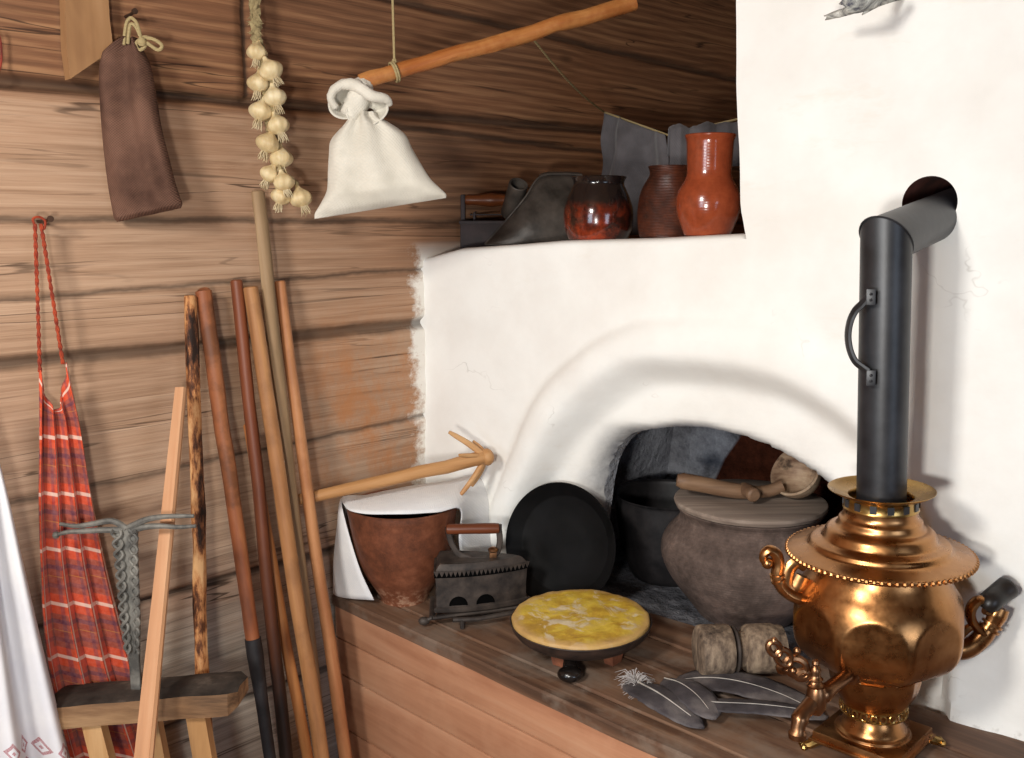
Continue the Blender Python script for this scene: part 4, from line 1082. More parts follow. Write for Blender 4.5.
mb.tube([(xl + .006 + (xr - xl - .012) * i / n, 0, zh2) for i in range(n + 1)], [interp([(0, .008), (.06, .0125), (.2, .011), (.5, .0155), (.8, .0115), (.94, .012), (1, .008)], i / n) for i in range(n + 1)], 16)
obj('turned_grip', mb, wood('dark_grip_wood', '3a1c0e', '65351b', '87502c', 'X', 25, .35, False), kb)

# grey cloth on the line behind the vessels
MAT_GREYCLOTH = cloth('grey_linen', '4d4a4c', '686568', 900)
Yc = 1.86
LA = ony(522, 41, 1.42); LB = ony(604, 112, Yc); LC = ony(668, 135, Yc - .05); LD = ony(742, 118, Yc - .1)
LA = None
mb = MB()
def gc(u, v):
    t = LB.lerp(LC, u); b_z = zt(.4) + .012
    x = u; fold = .030 * math.sin(u * 11 + v * 1.5) * (.35 + .65 * v) + .015 * NZ(u * 5, v * 3)
    lp_ = .01 * NZ(u * 3, v * 4)
    p = V((t.x + lp_ - .030 * v * (1 - u) + .06 * v * u, t.y + fold - .02 * v, t.z + (b_z - t.z) * v)); return p
mb.grid(gc, 36, 24)
gco = obj('grey_cloth', mb, MAT_GREYCLOTH, None, smooth=180, solid=.002); tag(gco, 'grey linen cloth hanging from a string behind the stove shelf pots', 'cloth')
mb = MB()
PH = ony(706, 133, 1.72)
def gh(u, v):        # bunched end lying over the line behind the jug
    x = -.075 + .15 * u; a = PI * (v - .08) * 1.15; r = .015 + .010 * NZ(u * 5, 1) + .004 * NZ(u * 17, 4)
    p = PH + RT * x + V((0, 0, -.004 + .012 * u + r * math.sin(a))) - FH * (r * math.cos(a)) - V((0, 0, .075 * max(0, v - .75) * 4 * .5)) - V((0, 0, .07 * max(0, .2 - v) * 5))
    return p
mb.grid(gh, 40, 18)
gho = obj('folded_cloth', mb, MAT_GREYCLOTH, None, smooth=180, solid=.002); tag(gho, 'bunched grey cloth folded over the string behind the orange jug', 'cloth')
# ------------------------------------------------------------------ hanging pole, cord, sacks, garlic
MAT_POLE = wood('rough_peeled_pole', '5c3118', '965628', 'bf8348', 'Z', 30, .5, True, bumpy=.6, patch='c99458', patch_amt=.4)
PA = CAM + ray(360, 82) * 1.66; PBX = CAM + ray(640, 1) * 1.80
d_ = (PBX - PA).normalized()
t_ = 0
for i in range(400):
    p = PA + d_ * (i * .005)
    if p.y > yf(p.x) + .06: t_ = i * .005; break
PE = PA + d_ * t_
print('POLE', PA, PBX, PE)
mm_, l = along(PA, PE)
n = 26
mb = MB().tube([(.004 * NZ(i * .3, 2), .004 * NZ(i * .3, 9), l * i / n) for i in range(n + 1)], [.0132 * (1 + .08 * NZ(i * .6, 4)) * interp([(0, .92), (.04, 1), (1, 1.12)], i / n) for i in range(n + 1)], 14, jit=.12)
pole = obj('hanging_pole', mb, MAT_POLE, None); pole.matrix_world = mm_; tag(pole, 'rough reddish peeled pole slung high under the ceiling from a cord', 'pole')
MAT_ROPE = None
q = M('hemp_cord', .9, spec=.15); tw = q.wave(q.vec((1, 1, 1)), 150, 1, 1, 'Z'); q.color(q.mix(tw, L('8d7a52'), L('b8a67c'))); q.bump(tw, .5, .002); MAT_ROPE = q.m
kp0 = PA.lerp(PBX, .115)
mb = MB()
lpn = []
bas = mm_.to_3x3()
for i in range(36):
    a = i / 35 * 4 * PI; lpn.append(kp0 + bas @ V((.0165 * math.cos(a), .0165 * math.sin(a), .004 * (a / (2 * PI) - 1))))
mb.tube(lpn, .0022, 6)
mb.tube([kp0 + V((0, 0, .0160)), kp0 + V((-.002, 0, .15)), V((kp0.x - .006, kp0.y - .004, 1.662))], .0022, 6)
mb.ball(kp0 + V((0, 0, .018)), .005, 8)
co_ = obj('hemp_rope', mb, MAT_ROPE, None); tag(co_, 'straight hemp rope from the ceiling holding the reddish pole', 'rope')
# washing string from the pole to the cloth
SA = PA.lerp(PBX, (522 - 360) / 280) + V((0, .012, -.006))
mb = MB(); p = [SA.lerp(LB, i / 10) - V((0, 0, .012 * math.sin(i / 10 * PI))) for i in range(11)] + [LB.lerp(LC, i / 8) for i in range(1, 9)] + [LC.lerp(LD, i / 4) for i in range(1, 5)]
mb.tube(p, .0022, 6)
so_ = obj('washing_string', mb, MAT_ROPE, None); tag(so_, 'thin string from the reddish pole down to the grey cloth', 'string')

# white linen sack on the pole end
PS = PA + V((.0, .0, -.02))
MAT_SACK = cloth('unbleached_linen', 'b9b3a5', 'd0cabd', 1000)
sack = thing('linen_sack', 'white linen sack hanging by its knotted neck from the pole end', 'sack', PS, RZ)
Si = (Matrix.Translation(PS) @ Matrix.Rotation(RZ, 4, 'Z')).inverted()
def bagmesh(levels, thick, Pref, Mi_, seed, folds=7, famp=.006, off=0.0):
    mb = MB(); lv = []
    for i, (yl, x0, x1) in enumerate(levels):
        a, b = Mi_ @ at(x0, yl[0], Pref, off), Mi_ @ at(x1, yl[1], Pref, off); lv.append((a, b))
    A_ = catmull([a for a, b in lv], 5); B_2 = catmull([b for a, b in lv], 5); n = len(A_); seg = 56
    for i in range(n):
        t = i / (n - 1); c = (A_[i] + B_2[i]) / 2; h = (B_2[i] - A_[i]) / 2; th = interp(thick, t)
        for k in range(seg):
            a = 2 * PI * k / seg
            ca, sa = math.cos(a), math.sin(a)
            ca = math.copysign(abs(ca) ** .85, ca)
            f_ = 1 + (famp / max(th, .006)) * (math.sin(ca * folds + seed) * interp([(0, 1), (.35, .8), (1, .15)], t) + .8 * NZ(ca * 2.2 + seed, sa * 2, t * 5))
            mb.v.append(c + h * ca + V((0, th * sa * f_, 0)))
    for i in range(n - 1):
        for k in range(seg): mb.f.append((i * seg + k, i * seg + (k + 1) % seg, (i + 1) * seg + (k + 1) % seg, (i + 1) * seg + k))
    mb.f.append(tuple(range(seg))); mb.f.append(tuple((n - 1) * seg + k for k in range(seg))); return mb
lv = [((112, 112), 354, 376), ((117, 117), 350, 380), ((125, 123), 344, 390), ((140, 134), 331, 405), ((155, 148), 329, 412), ((172, 162), 328, 420), ((190, 178), 327, 430), ((203, 188), 321, 440), ((213, 194), 315, 446), ((219, 198), 314.5, 446)]
mb = bagmesh(lv, [(0, .016), (.2, .026), (.5, .036), (.72, .033), (.88, .018), (1, .003)], PS, Si, 1.3, 8, .008)
obj('bag_body', mb, MAT_SACK, sack, smooth=180)
# gathered mouth: two rolled flaps and a neck
def flap(cx0, cy0, rx, ry, tilt, o, name, wob):
    mb = MB(); c = Si @ at(cx0, cy0, PS, o); u_ = mpp(PS)
    def fn(u, v):
        a = 2 * PI * u; r = 1 - v
        x = rx * u_ * math.cos(a) * (.22 + .78 * r); z = ry * u_ * math.sin(a) * (.22 + .78 * r)
        y = -.028 * (1 - (1 - v) ** 2) * -1 + .004 * math.sin(3 * a + wob)
        ct, st_ = math.cos(tilt), math.sin(tilt)
        return c + V((x * ct - z * st_, y, x * st_ + z * ct))
    mb.grid(fn, 40, 8)
    return obj(name, mb, MAT_SACK, sack, smooth=180, solid=.0025)
flap(344, 103, 16, 15, .35, -.012, 'mouth_fold', 0)
flap(367, 110, 21, 15, .25, -.02, 'mouth_fold', 2)
mb = MB(); p = [Si @ at(x, y, PS, o) for x, y, o in ((352, 116, 0), (356, 106, -.004), (360, 96, -.004), (362, 88, 0), (368, 83, .008))]
p = catmull(p, 4); mb.tube(p, [interp([(0, .020), (.4, .020), (.7, .021), (1, .012)], i / (len(p) - 1)) for i in range(len(p))], 24, jit=.25)
p = catmull([Si @ at(x, y, PS, o) for x, y, o in ((336, 108, -.01), (331, 98, -.018), (336, 88, -.02), (348, 84, -.018), (360, 88, -.022), (372, 96, -.028), (386, 99, -.02), (390, 105, -.012))], 5)
mb.tube(p, [interp([(0, .006), (.3, .008), (.5, .011), (.8, .009), (1, .005)], i / (len(p) - 1)) for i in range(len(p))], 14, jit=.2)
obj('gathered_neck', mb, MAT_SACK, sack, smooth=180)

# brown sackcloth bag
BX = .05
P0 = onx(140, 120, BX)
q = M('brown_sackcloth', .95, spec=.1)
n_ = q.noise(None, 10, 5, .6); v_ = q.sep(); a = q.math('SINE', q.math('MULTIPLY', v_[0], 1500.0)); b = q.math('SINE', q.math('MULTIPLY', v_[2], 1500.0)); wv = q.math('MULTIPLY', a, b)
c = q.ramp(n_, [(.35, '51392f'), (.6, '7d5c4c')]); c = q.mix(q.math('MULTIPLY_ADD', wv, .3, .3), c, '33241f'); q.color(c); q.bump(wv, .4, .002); MAT_SACKCLOTH = q.m
bg = thing('sackcloth_bag', 'narrow brown sackcloth bag hanging from a nail by its drawstring', 'bag', P0, RZ)
Bi = (Matrix.Translation(P0) @ Matrix.Rotation(RZ, 4, 'Z')).inverted()
lv = [((38, 38), 125, 137), ((44, 45), 115, 140), ((52, 55), 105.5, 145), ((58, 61), 103, 148), ((70, 72), 100.5, 151), ((100, 100), 101, 156), ((130, 128), 103, 161), ((160, 156), 106, 168), ((185, 180), 109, 174), ((205, 195), 112, 179), ((217, 203), 114, 182), ((222, 208), 117, 181)]
mb = bagmesh(lv, [(0, .012), (.12, .02), (.4, .028), (.75, .030), (.93, .018), (1, .004)], P0, Bi, 4.2, 4, .011)
obj('bag_body', mb, MAT_SACKCLOTH, bg, smooth=180)
mb = MB()
def bpt(l_, o=-.012): return catmull([Bi @ at(x, y, P0, o) for x, y in l_], 5)
mb.tube(bpt([(124, 45), (125, 32), (127, 22), (131, 18), (136, 22), (139, 30), (141, 38)]), .0028, 7)
mb.tube(bpt([(128, 44), (129, 32), (131, 24), (136, 27), (140, 36)]), .0028, 7)
mb.tube(bpt([(141, 38), (136, 44), (139, 50), (145, 46), (143, 38), (149, 38), (157, 41), (162, 46), (158, 50), (150, 45), (144, 41)]), .003, 7)
mb.ball(Bi @ at(142, 42, P0, -.014), .008, 10)
obj('drawstring', mb, MAT_ROPE, bg)['label'] = 'looped pale drawstring'
MAT_NAIL = plain('rusty_nail', '2b1c14', '51392b', .6, .5)
def nail(px, py, label, l=.06):
    p = onx(px, py, .0); mb = MB(); mb.tube([(-.03, 0, 0), (l * .5, 0, .002), (l, 0, .005)], [.0028, .0026, .0024], 8); mb.tube([(l - .001, 0, .005), (l + .002, 0, .005)], [.005, .0048], 10)
    o = obj('nail', mb, MAT_NAIL, None, p); return tag(o, label, 'nail')
nail(127, 17, 'nail in the upper log that holds the brown sackcloth bag', .03)

# garlic string on the corner seam
GX = .034
MAT_GARLIC = None
q = M('garlic_skin', .5, spec=.4); n_ = q.noise(None, 12, 4, .6); g_ = q.noise(q.vec((60, 60, 12)), 1, 4, .6)
q.color(q.ramp(q.math('ADD', q.math('MULTIPLY', n_, .5), q.math('MULTIPLY', g_, .5)), [(.35, 'b2976a'), (.5, 'd0ba8e'), (.68, 'e0d2b0')])); q.bump(g_, .3, .003); q.b.inputs['Subsurface Weight'].default_value = .08; q.b.inputs['Subsurface Radius'].default_value = (.01, .006, .003); MAT_GARLIC = q.m
MAT_ROOT = plain('garlic_root', 'b09a72', 'd2c3a2', .9)
MAT_STRAW = plain('dry_garlic_stalks', '7a6a4a', 'a8966c', .9, 0, 60, .6, .003)
G0 = onx(262, 100, GX)
gar = thing('garlic_string', 'long braided string of pale garlic bulbs hanging on the log wall', 'garlic', G0, RZ)
Gi = (Matrix.Translation(G0) @ Matrix.Rotation(RZ, 4, 'Z')).inverted()
mb = MB()
spine = [(253, -40), (254, 0), (256, 25), (257, 40), (264, 62), (266, 85), (268, 110), (271, 130), (275, 150), (279, 165), (284, 185), (290, 196)]
sp = catmull([Gi @ at(x, y, G0) for x, y in spine], 6); n = len(sp)
for ph in (0, 2 * PI / 3, 4 * PI / 3):
    mb.tube([sp[i] + V((.0055 * math.sin(i * .9 + ph), .004 * math.cos(i * 1.8 + ph), 0)) for i in range(n)], [.0055 if i < n * .5 else .0042 for i in range(n)], 7, jit=.5)
rnd = random.Random(5)
for k in range(40):
    i = rnd.randrange(1, 24); d = V((rnd.uniform(-1, 1), rnd.uniform(-.8, .2), rnd.uniform(-1, .6))).normalized() * rnd.uniform(.008, .02)
    mb.tube([sp[i], sp[i] + d * .6 + V((0, -.003, 0)), sp[i] + d], [.0012, .001, .0004], 4)
obj('braid', mb, MAT_STRAW, gar)
for k, (x, y, r, dx, o) in enumerate(((257, 52, 9.5, -.1, 0), (271, 70, 11, .55, -.012), (258, 83, 10, -.1, -.004), (275, 97, 10.5, .25, -.016), (261, 111, 11, -.25, -.006), (278, 125, 10.5, .35, -.014), (268, 143, 11, -.35, -.018), (281, 158, 11, .1, -.006), (270, 174, 9.5, -.5, -.012), (284, 182, 10, .3, -.024), (281.5, 196, 9.8, -.3, -.014), (301, 198, 10.5, .35, -.010))):
    c = Gi @ at(x, y, G0, o - .006); R2 = r * 1.06 * mpp(G0)
    down = V((dx, -.22, -1)).normalized(); qm = (-down).to_track_quat('Z', 'Y').to_matrix().to_4x4(); qm.translation = c
    prof = smoothprof([(-R2 * .82, R2 * .12), (-R2 * .78, R2 * .35), (-R2 * .5, R2 * .82), (-R2 * .1, R2 * 1.0), (R2 * .3, R2 * .86), (R2 * .65, R2 * .52), (R2 * .95, R2 * .26), (R2 * 1.25, R2 * .18)], 3)
    mb = MB().lathe(prof, 28, lambda a, i, z, rr: rr * (1 + .12 * abs(math.sin(a * 3.5 + k)) - .07))
    mb.xf(qm); gb = obj('garlic_bulb', mb, MAT_GARLIC, gar, smooth=180)
    mb = MB()
    for j in range(16):
        a = j * 2.4; s = R2 * .28 * math.sqrt((j + .5) / 16)
        mb.tube([(s * math.cos(a), s * math.sin(a), -R2 * .75), (s * 1.5 * math.cos(a), s * 1.5 * math.sin(a), -R2 * 1.15), (s * 1.9 * math.cos(a + .5), s * 1.9 * math.sin(a + .5), -R2 * (1.4 + .3 * rnd.random()))], [.0012, .001, .0005], 4)
    mb.xf(qm); obj('roots', mb, MAT_ROOT, gb)
    mb = MB(); i = min(range(n), key=lambda t: (sp[t] - (c - down * R2 * 2)).length)
    mb.tube(catmull([c - down * R2 * 1.1, c - down * R2 * 1.6, sp[i]], 3), [.0035] * 7, 7); obj('stalk', mb, MAT_STRAW, gb)

# lighter wedge block and red cord at the top left
mb = MB(); P_ = [onx(x, y, .004) for x, y in ((60, -14), (103, -14), (105, 20), (108, 44), (98, 58), (66, 80), (62, 50))]
mb.prism([V((.0, p.y, p.z)) for p in P_], (.022, 0, 0))
blk = obj('trim_1', mb, wood('pale_block_wood', '7c583a', '98714c', 'a9825c', 'Z', 14, .6, False, bumpy=.1), None, smooth=0); blk['kind'] = 'structure'
mb = MB(); mb.tube(catmull([onx(-8, 25, .02), onx(-1, 35, .014), onx(1.5, 52, .012), onx(0, 68, .014), onx(-7, 80, .016)], 5), .0016, 6)
o_ = obj('red_cord', mb, plain('red_yarn', '5a1c14', '8a3222', .9), None); tag(o_, 'thin dark red cord loop at the left edge of the log wall', 'cord')

# pale winged scrap on the stove face, top edge
q = M('grey_white_bark', .7, spec=.2); n_ = q.noise(None, 30, 5, .7, .8); q.color(q.ramp(n_, [(.35, '4a4a55'), (.47, 'a09f98'), (.6, 'd8d8d2')])); q.bump(n_, .4, .003)
PWX = ony(865, 5, 1.40)
wing = thing('bark_bird', 'grey and white crumpled bark piece pinned to the stove at the top edge', 'ornament', PWX, 0)
def wpt(x, y, o): return at(x, y, PWX, o) - PWX
def sheet(name, A, B, o=0.0):
    mb = MB(); a, b = catmull([wpt(*p) for p in A], 4), catmull([wpt(*p) for p in B], 4)
    mb.grid(lambda u, v: a[round(u * (len(a) - 1))].lerp(b[round(u * (len(b) - 1))], v) - FH * (.010 * math.sin(v * PI)) + FH * (.003 * NZ(u * 6, v * 4, o)), len(a) - 1, 8)
    return obj(name, mb, q.m, wing, smooth=50, solid=.0015)
sheet('lower_flap', [(824, 16, .02), (836, 11, .0), (848, 6, -.02), (862, -6, -.02)], [(825, 20, .02), (838, 17.5, .0), (850, 14.5, -.02), (868, 9, -.01)])
sheet('folded_middle', [(839, 4, -.03), (846, -3, -.04), (862, -8, -.04), (882, -12, -.02)], [(848, 13.5, -.025), (860, 12.5, -.03), (872, 8, -.02), (886, 3, -.01)], 3)
sheet('long_flap', [(866, -4, .0), (880, -8, .02), (898, -12, .05), (912, -14, .08)], [(862, 15, .0), (880, 6, .02), (898, 0.5, .05), (912, -1, .08)], 6)
# ------------------------------------------------------------------ poles leaning on the wall
def leaning(name, cat, label, top_px, bot_px, xt, xb, r0, r1, mat, bend=0.0, n=22, jit=.12, r_mid=None, kind='tube'):
    A_ = onx(*top_px, xt); B_ = onx(*bot_px, xb)
    d = (B_ - A_); t = (FLOOR - A_.z) / d.z; E_ = A_ + d * t
    mm_, l = along(E_, A_)                       # local z runs from the foot up
    return A_, B_, E_, mm_, l, t
def stick(label, top_px, bot_px, xt, xb, r0, r1, mat, cat='pole', name='wooden_pole', jit=.12, bend=.004, sq=1.0):
    A_, B_, E_, mm_, l, t = leaning(name, cat, label, top_px, bot_px, xt, xb, r0, r1, mat)
    n = 26; mb = MB()
    mb.tube([(bend * NZ(i * .22, r0 * 999), bend * NZ(i * .22, 5 + r0 * 999), l * i / n) for i in range(n + 1)] + [(bend * NZ(n * .22, r0 * 999), bend * NZ(n * .22, 5 + r0 * 999), l + .002)], [r1 + (r0 - r1) * i / n for i in range(n + 1)] + [r0 * .8], 14, jit=jit, sq=sq)
    o = obj(name, mb, mat, None); o.matrix_world = mm_; tag(o, label, cat); return o, mm_, l
bark = M('patchy_bark', .7, spec=.25)
n1_ = bark.noise(bark.vec((26, 26, 9)), 1, 6, .7); n2_ = bark.noise(bark.vec((90, 90, 14)), 1, 5, .6)
c = bark.ramp(bark.math('ADD', bark.math('MULTIPLY', n1_, .7), bark.math('MULTIPLY', n2_, .3)), [(.42, '24150e'), (.48, '6b4026'), (.52, 'b2794a'), (.60, 'd2a472')]); bark.color(c); bark.bump(n1_, .8, .004)
W1 = wood('pole_brown', '46261a', '854c2e', 'ab7148', 'Z', 26, .55, True, bumpy=.35, patch='4a2c1a', patch_amt=.65)
W2 = wood('pole_red_brown', '3a1d14', '6b3822', '8c5030', 'Z', 24, .45, True, dark_end=(.62, 1.2, '1d1512'), bumpy=.2)
W3 = wood('pole_tan', '5e3a22', '9a6a42', 'be8e5e', 'Z', 26, .6, True, bumpy=.35, patch='7c5536', patch_amt=.5)
W4 = wood('pole_grey_tan', '6f5a40', '94795a', 'b09676', 'Z', 24, .7, True, bumpy=.25)
W5 = wood('pole_orange', '6e4428', 'a36a43', 'c08a5e', 'Z', 24, .55, True, bumpy=.25, patch='855232', patch_amt=.4)
W6 = wood('pole_orange_dark', '6a3a1f', '9d5f34', 'bd8350', 'Z', 22, .5, True, bumpy=.2)
U = 1.6e-3
stick('pole with patchy dark and pale bark, leftmost of the leaning round poles', (190.5, 297), (206, 758), .03, .16, .0112, .0130, bark.m, jit=.3)
# poker: brown shaft with a black iron socket
A_, B_, E_, mm_, l, t = leaning('', '', '', (203, 291), (270, 758), .03, .15, 0, 0, None)
pk = thing('oven_fork', 'brown wooden shaft ending in a black iron socket, second round pole from the left', 'oven fork'); pk.matrix_world = mm_
d0 = (A_ - onx(246, 652, .03 + .12 * (652 - 291) / (758 - 291))).length
zj = l - d0
mb = MB(); n = 18
mb.tube([(.002 * NZ(i * .3, 3), .002 * NZ(i * .3, 8), zj + (l - zj) * i / n) for i in range(n + 1)] + [(0, 0, l + .002)], [.0128 + .0001 * i for i in range(n + 1)] + [.010], 14, jit=.08); obj('shaft', mb, W1, pk)
mb = MB(); mb.tube([(0, 0, .06), (0, 0, .15), (0, 0, zj - .1), (0, 0, zj - .01), (0, 0, zj + .02)], [.007, .0095, .0118, .0155, .0150], 14)
for s in (-1, 1): mb.tube(catmull([(0, 0, .14), (s * .05, 0, .12), (s * .08, 0, .06), (s * .06, 0, .009)], 4), [.007] * 13, 8)
obj('iron_fork', mb, MAT_IRON, pk)['label'] = 'black iron socket and prongs'
stick('dark red brown pole blackened towards its foot, third round pole from the left', (236.5, 281), (286, 758), .03, .14, .0112, .0135, W2, jit=.06)
stick('thick tan round pole crossing in front of the tall greyish pole', (250, 288), (322, 758), .045, .19, .0138, .0150, W3, jit=.08)
stick('tall greyish square-edged pole reaching highest, up near the garlic', (257, 192), (309, 640), .028, .10, .0138, .0145, W4, sq=.85, jit=.06)
stick('smooth orange brown pole, rightmost of the leaning poles beside the bench', (279, 282), (346, 758), .03, .15, .0104, .0148, W5, jit=.05)
stick('short reddish pole whose top hides behind the dark red brown pole', (248, 425), (308, 758), .045, .12, .0105, .0118, W6, jit=.08)

# flat light slat
A_, B_ = onx(181, 388, .10), onx(144, 758, .30); d = B_ - A_; E_ = A_ + d * ((FLOOR + .005 - A_.z) / d.z)
mm_, l = along(E_, A_)
zl_ = (A_ - E_).normalized(); xl_ = (RT - zl_ * RT.dot(zl_)).normalized(); yl_ = zl_.cross(xl_)
mm_ = Matrix((xl_, yl_, zl_)).transposed().to_4x4(); mm_.translation = E_
mb = MB(); n = 12; o = 0
for i in range(n + 1):
    t = i / n; w_ = .0200 + (.0085 - .0200) * t
    for x, y in ((-w_, -.005), (w_ * .7, -.006), (w_, -.001), (w_, .005), (-w_, .005)): mb.v.append(V((x + .001 * NZ(t * 7, x * 90), y, l * t)))
for i in range(n):
    for k in range(5): mb.f.append((i * 5 + k, i * 5 + (k + 1) % 5, (i + 1) * 5 + (k + 1) % 5, (i + 1) * 5 + k))
mb.f.append((4, 3, 2, 1, 0)); mb.f.append(tuple(n * 5 + k for k in range(5)))
sl = obj('pine_lath', mb, wood('fresh_pine_slat', '8f6445', 'b3815b', 'c59a75', 'Z', 45, .6, False, bumpy=.15), None, smooth=0); sl.matrix_world = mm_
tag(sl, 'flat pale pine lath leaning in front of the dark topped low stand', 'lath')

# ------------------------------------------------------------------ iron splinter holder on its wooden stand
PST = onx(146, 697, .17); 
PG0 = V((PST.x, PST.y, FLOOR))
st_ = thing('splinter_stand', 'dark topped wooden stand with grey iron splinter holder rising from it', 'splinter stand', PG0, RZ)
Ii = (Matrix.Translation(PG0) @ Matrix.Rotation(RZ, 4, 'Z')).inverted()
def ip(x, y, o=0.0): return Ii @ at(x, y, PST, o)
q = M('charred_slab', .75, spec=.25); nz_ = q.n('ShaderNodeNewGeometry').outputs['Normal']; up_ = q.sep(nz_)[2]
n_ = q.noise(q.vec((3, 25, 25)), 1, 5, .65); n2_ = q.noise(None, 9, 5, .65)
c = q.ramp(n_, [(.35, '4a3626'), (.5, '7b5c41'), (.66, '9d7c5a')]); d_ = q.ramp(n2_, [(.33, '1c1815'), (.52, '3d352f'), (.68, '6e6156')])
vz_ = q.sep()[2]
a, b, c3 = ip(50, 712), ip(242, 700), ip(146, 690)
zt2 = ip(146, 692).z; th_ = 20 * mpp(PST)
c = q.mix(q.ramp(q.math('ADD', vz_, q.math('MULTIPLY_ADD', n2_, .012, -.006)), [(zt2 - .008, 0.0), (zt2 - .002, 1.0)]), c, d_) if False else q.mix(q.ramp(up_, [(.45, 0.0), (.75, 1.0)]), c, d_)
q.color(c); q.bump(n_, .5, .005)
mb = MB(); nx = 24
xa, xb = ip(50, 712).x, ip(243, 690).x; za = ip(60, 706).z; zbb = ip(235, 690).z; dp = .085
for i in range(nx + 1):
    t = i / nx; x = xa + (xb - xa) * t; z = za + (zbb - za) * t + .002 * NZ(t * 6, 2); e = 1 - .35 * smooth01((abs(t - .5) - .46) / .04)
    yw = dp / 2 * (1 + .10 * NZ(t * 4, 3)) * e; hh_ = .021
    for yy, zz_ in ((-yw, -hh_), (-yw * 1.02, -.002), (-yw * .92, hh_ * .72), (-yw * .4, hh_ * .95), (yw * .4, hh_), (yw * .92, hh_ * .75), (yw, 0), (yw * .98, -hh_)):
        mb.v.append(V((x + (.006 * NZ(yy * 30, 5) if i in (0, nx) else 0), yy, z + zz_ * e)))
for i in range(nx):
    for k in range(8): mb.f.append((i * 8 + k, i * 8 + (k + 1) % 8, (i + 1) * 8 + (k + 1) % 8, (i + 1) * 8 + k))
mb.f.append(tuple(reversed(range(8)))); mb.f.append(tuple(nx * 8 + k for k in range(8)))
slab = obj('slab_top', mb, q.m, st_, smooth=40); slab['label'] = 'charred dark wooden slab'
MAT_LEG = wood('pale_leg_wood', '8a6440', 'b18658', 'cba577', 'Z', 26, .6, False)
for (tx, ty, bx, by, o) in ((92, 715, 103, 758, -.02), (196, 706, 205, 758, -.015), (148, 706, 158, 758, .03)):
    a, b = ip(tx, ty, o), ip(bx, by, o); d = b - a; e = a + d * (-a.z / d.z); e.z = 0
    k = d.normalized(); x_ = V((1, 0, 0)); mb = MB(); w_ = .0155; w2 = .019
    vs = []
    for p, ww_ in ((a, w_), (e, w2)): vs += [p + V((-ww_, -ww_ * .7, 0)), p + V((ww_, -ww_ * .7, 0)), p + V((ww_, ww_ * .7, 0)), p + V((-ww_, ww_ * .7, 0))]
    mb.add(vs, [(0, 1, 2, 3), (7, 6, 5, 4), (0, 4, 5, 1), (1, 5, 6, 2), (2, 6, 7, 3), (3, 7, 4, 0)])
    obj('leg', mb, MAT_LEG, st_, smooth=0)
MAT_GREYIRON = plain('grey_weathered_iron', '4c4a46', '7b776f', .7, .25, 40, .4, .003)
mb = MB(); zs_ = slab.data.vertices[12 * 8].co.z + .015
pb, pt_ = ip(137, 684), ip(127, 528); pb.z = min(pb.z, zs_)
n = 16
for i in range(n + 1): pass
def fw_(t): return interp([(0, .010), (.25, .011), (.5, .0175), (.85, .0205), (1, .024)], t)
mb.grid(lambda u, v: pb.lerp(pt_, v) + V(((u - .5) * 2 * fw_(v) * .8, -.004 + .002 * math.cos(u * PI), 0)), 6, n)
stem = obj('stem', mb, MAT_GREYIRON, st_, smooth=180, solid=.006); stem['label'] = 'flat grey iron stem'
mb = MB()                                   # twisted strands that make the net pattern
for s in (-1, 1):
    for c_ in (-.55, .55):
        mb.tube([pb.lerp(pt_, .3 + .7 * i / 60) + V((fw_(.3 + .7 * i / 60) * (c_ + s * .33 * math.sin(i * .62 + (0 if c_ < 0 else 1.5))), -.010 - .002 * s * math.cos(i * .62), 0)) for i in range(61)], .0028, 6)
obj('twisted_strands', mb, MAT_GREYIRON, stem)
for pts in (((126, 528), (112, 521), (92, 524), (76, 526), (60, 524)), ((123, 530), (105, 530), (85, 531), (68, 532), (56, 535)), ((128, 528), (145, 520), (160, 517), (178, 516), (194, 516)), ((130, 531), (145, 527), (160, 526), (178, 527), (196, 526))):
    mb = MB(); p = catmull([ip(x, y, -.004 if i == 0 else -.008) for i, (x, y) in enumerate(pts)], 5)
    mb.tube(p, [interp([(0, .0055), (.5, .0045), (1, .003)], i / (len(p) - 1)) for i in range(len(p))], 8)
    if pts[-1] == (56, 535): mb.ball(p[-1], .006, 8)
    obj('tine', mb, MAT_GREYIRON, st_)

# ------------------------------------------------------------------ checked apron
q = M('red_tartan', .95, spec=.1)
uvn = q.n('ShaderNodeUVMap'); uu, vv, _ = q.sep(uvn.outputs[0])
def stripes(x):
    fr_ = q.math('FRACT', x)
    return (q.win(fr_, .05, .42, .02), q.win(fr_, .52, .60, .015), q.win(fr_, .86, .94, .015), q.win(fr_, .20, .265, .012), q.win(fr_, .72, .735, .008))
su, sv = stripes(q.math('MULTIPLY', uu, 1.0)), stripes(q.math('MULTIPLY', vv, 1.0))
base_ = L('984636')
c = q.mix(q.math('MULTIPLY', su[0], .7), base_, 'd8481c'); c = q.mix(q.math('MULTIPLY', sv[0], .7), c, 'd8481c')
c = q.mix(q.math('MULTIPLY', su[1], .45), c, '3a2a4a'); c = q.mix(q.math('MULTIPLY', su[2], .4), c, '3a2a4a'); c = q.mix(q.math('MULTIPLY', sv[1], .55), c, '3a2a4a'); c = q.mix(q.math('MULTIPLY', sv[2], .35), c, '3a2a4a')
c = q.mix(q.math('MULTIPLY', su[3], .75), c, 'e8d6c4'); c = q.mix(q.math('MULTIPLY', sv[3], .7), c, 'e8d6c4'); c = q.mix(q.math('MULTIPLY', sv[4], .5), c, 'c98a3a')
n_ = q.noise(None, 120, 3, .6); c = q.mix(.15, c, q.ramp(n_, [(.3, '3a2020'), (.7, 'd8a090')])); q.color(c)
q.bump(q.noise(None, 600, 2, .5), .2, .001); q.b.inputs['Sheen Weight'].default_value = .1
MAT_TARTAN = q.m
AX = .045
HK = onx(38, 222, .03)
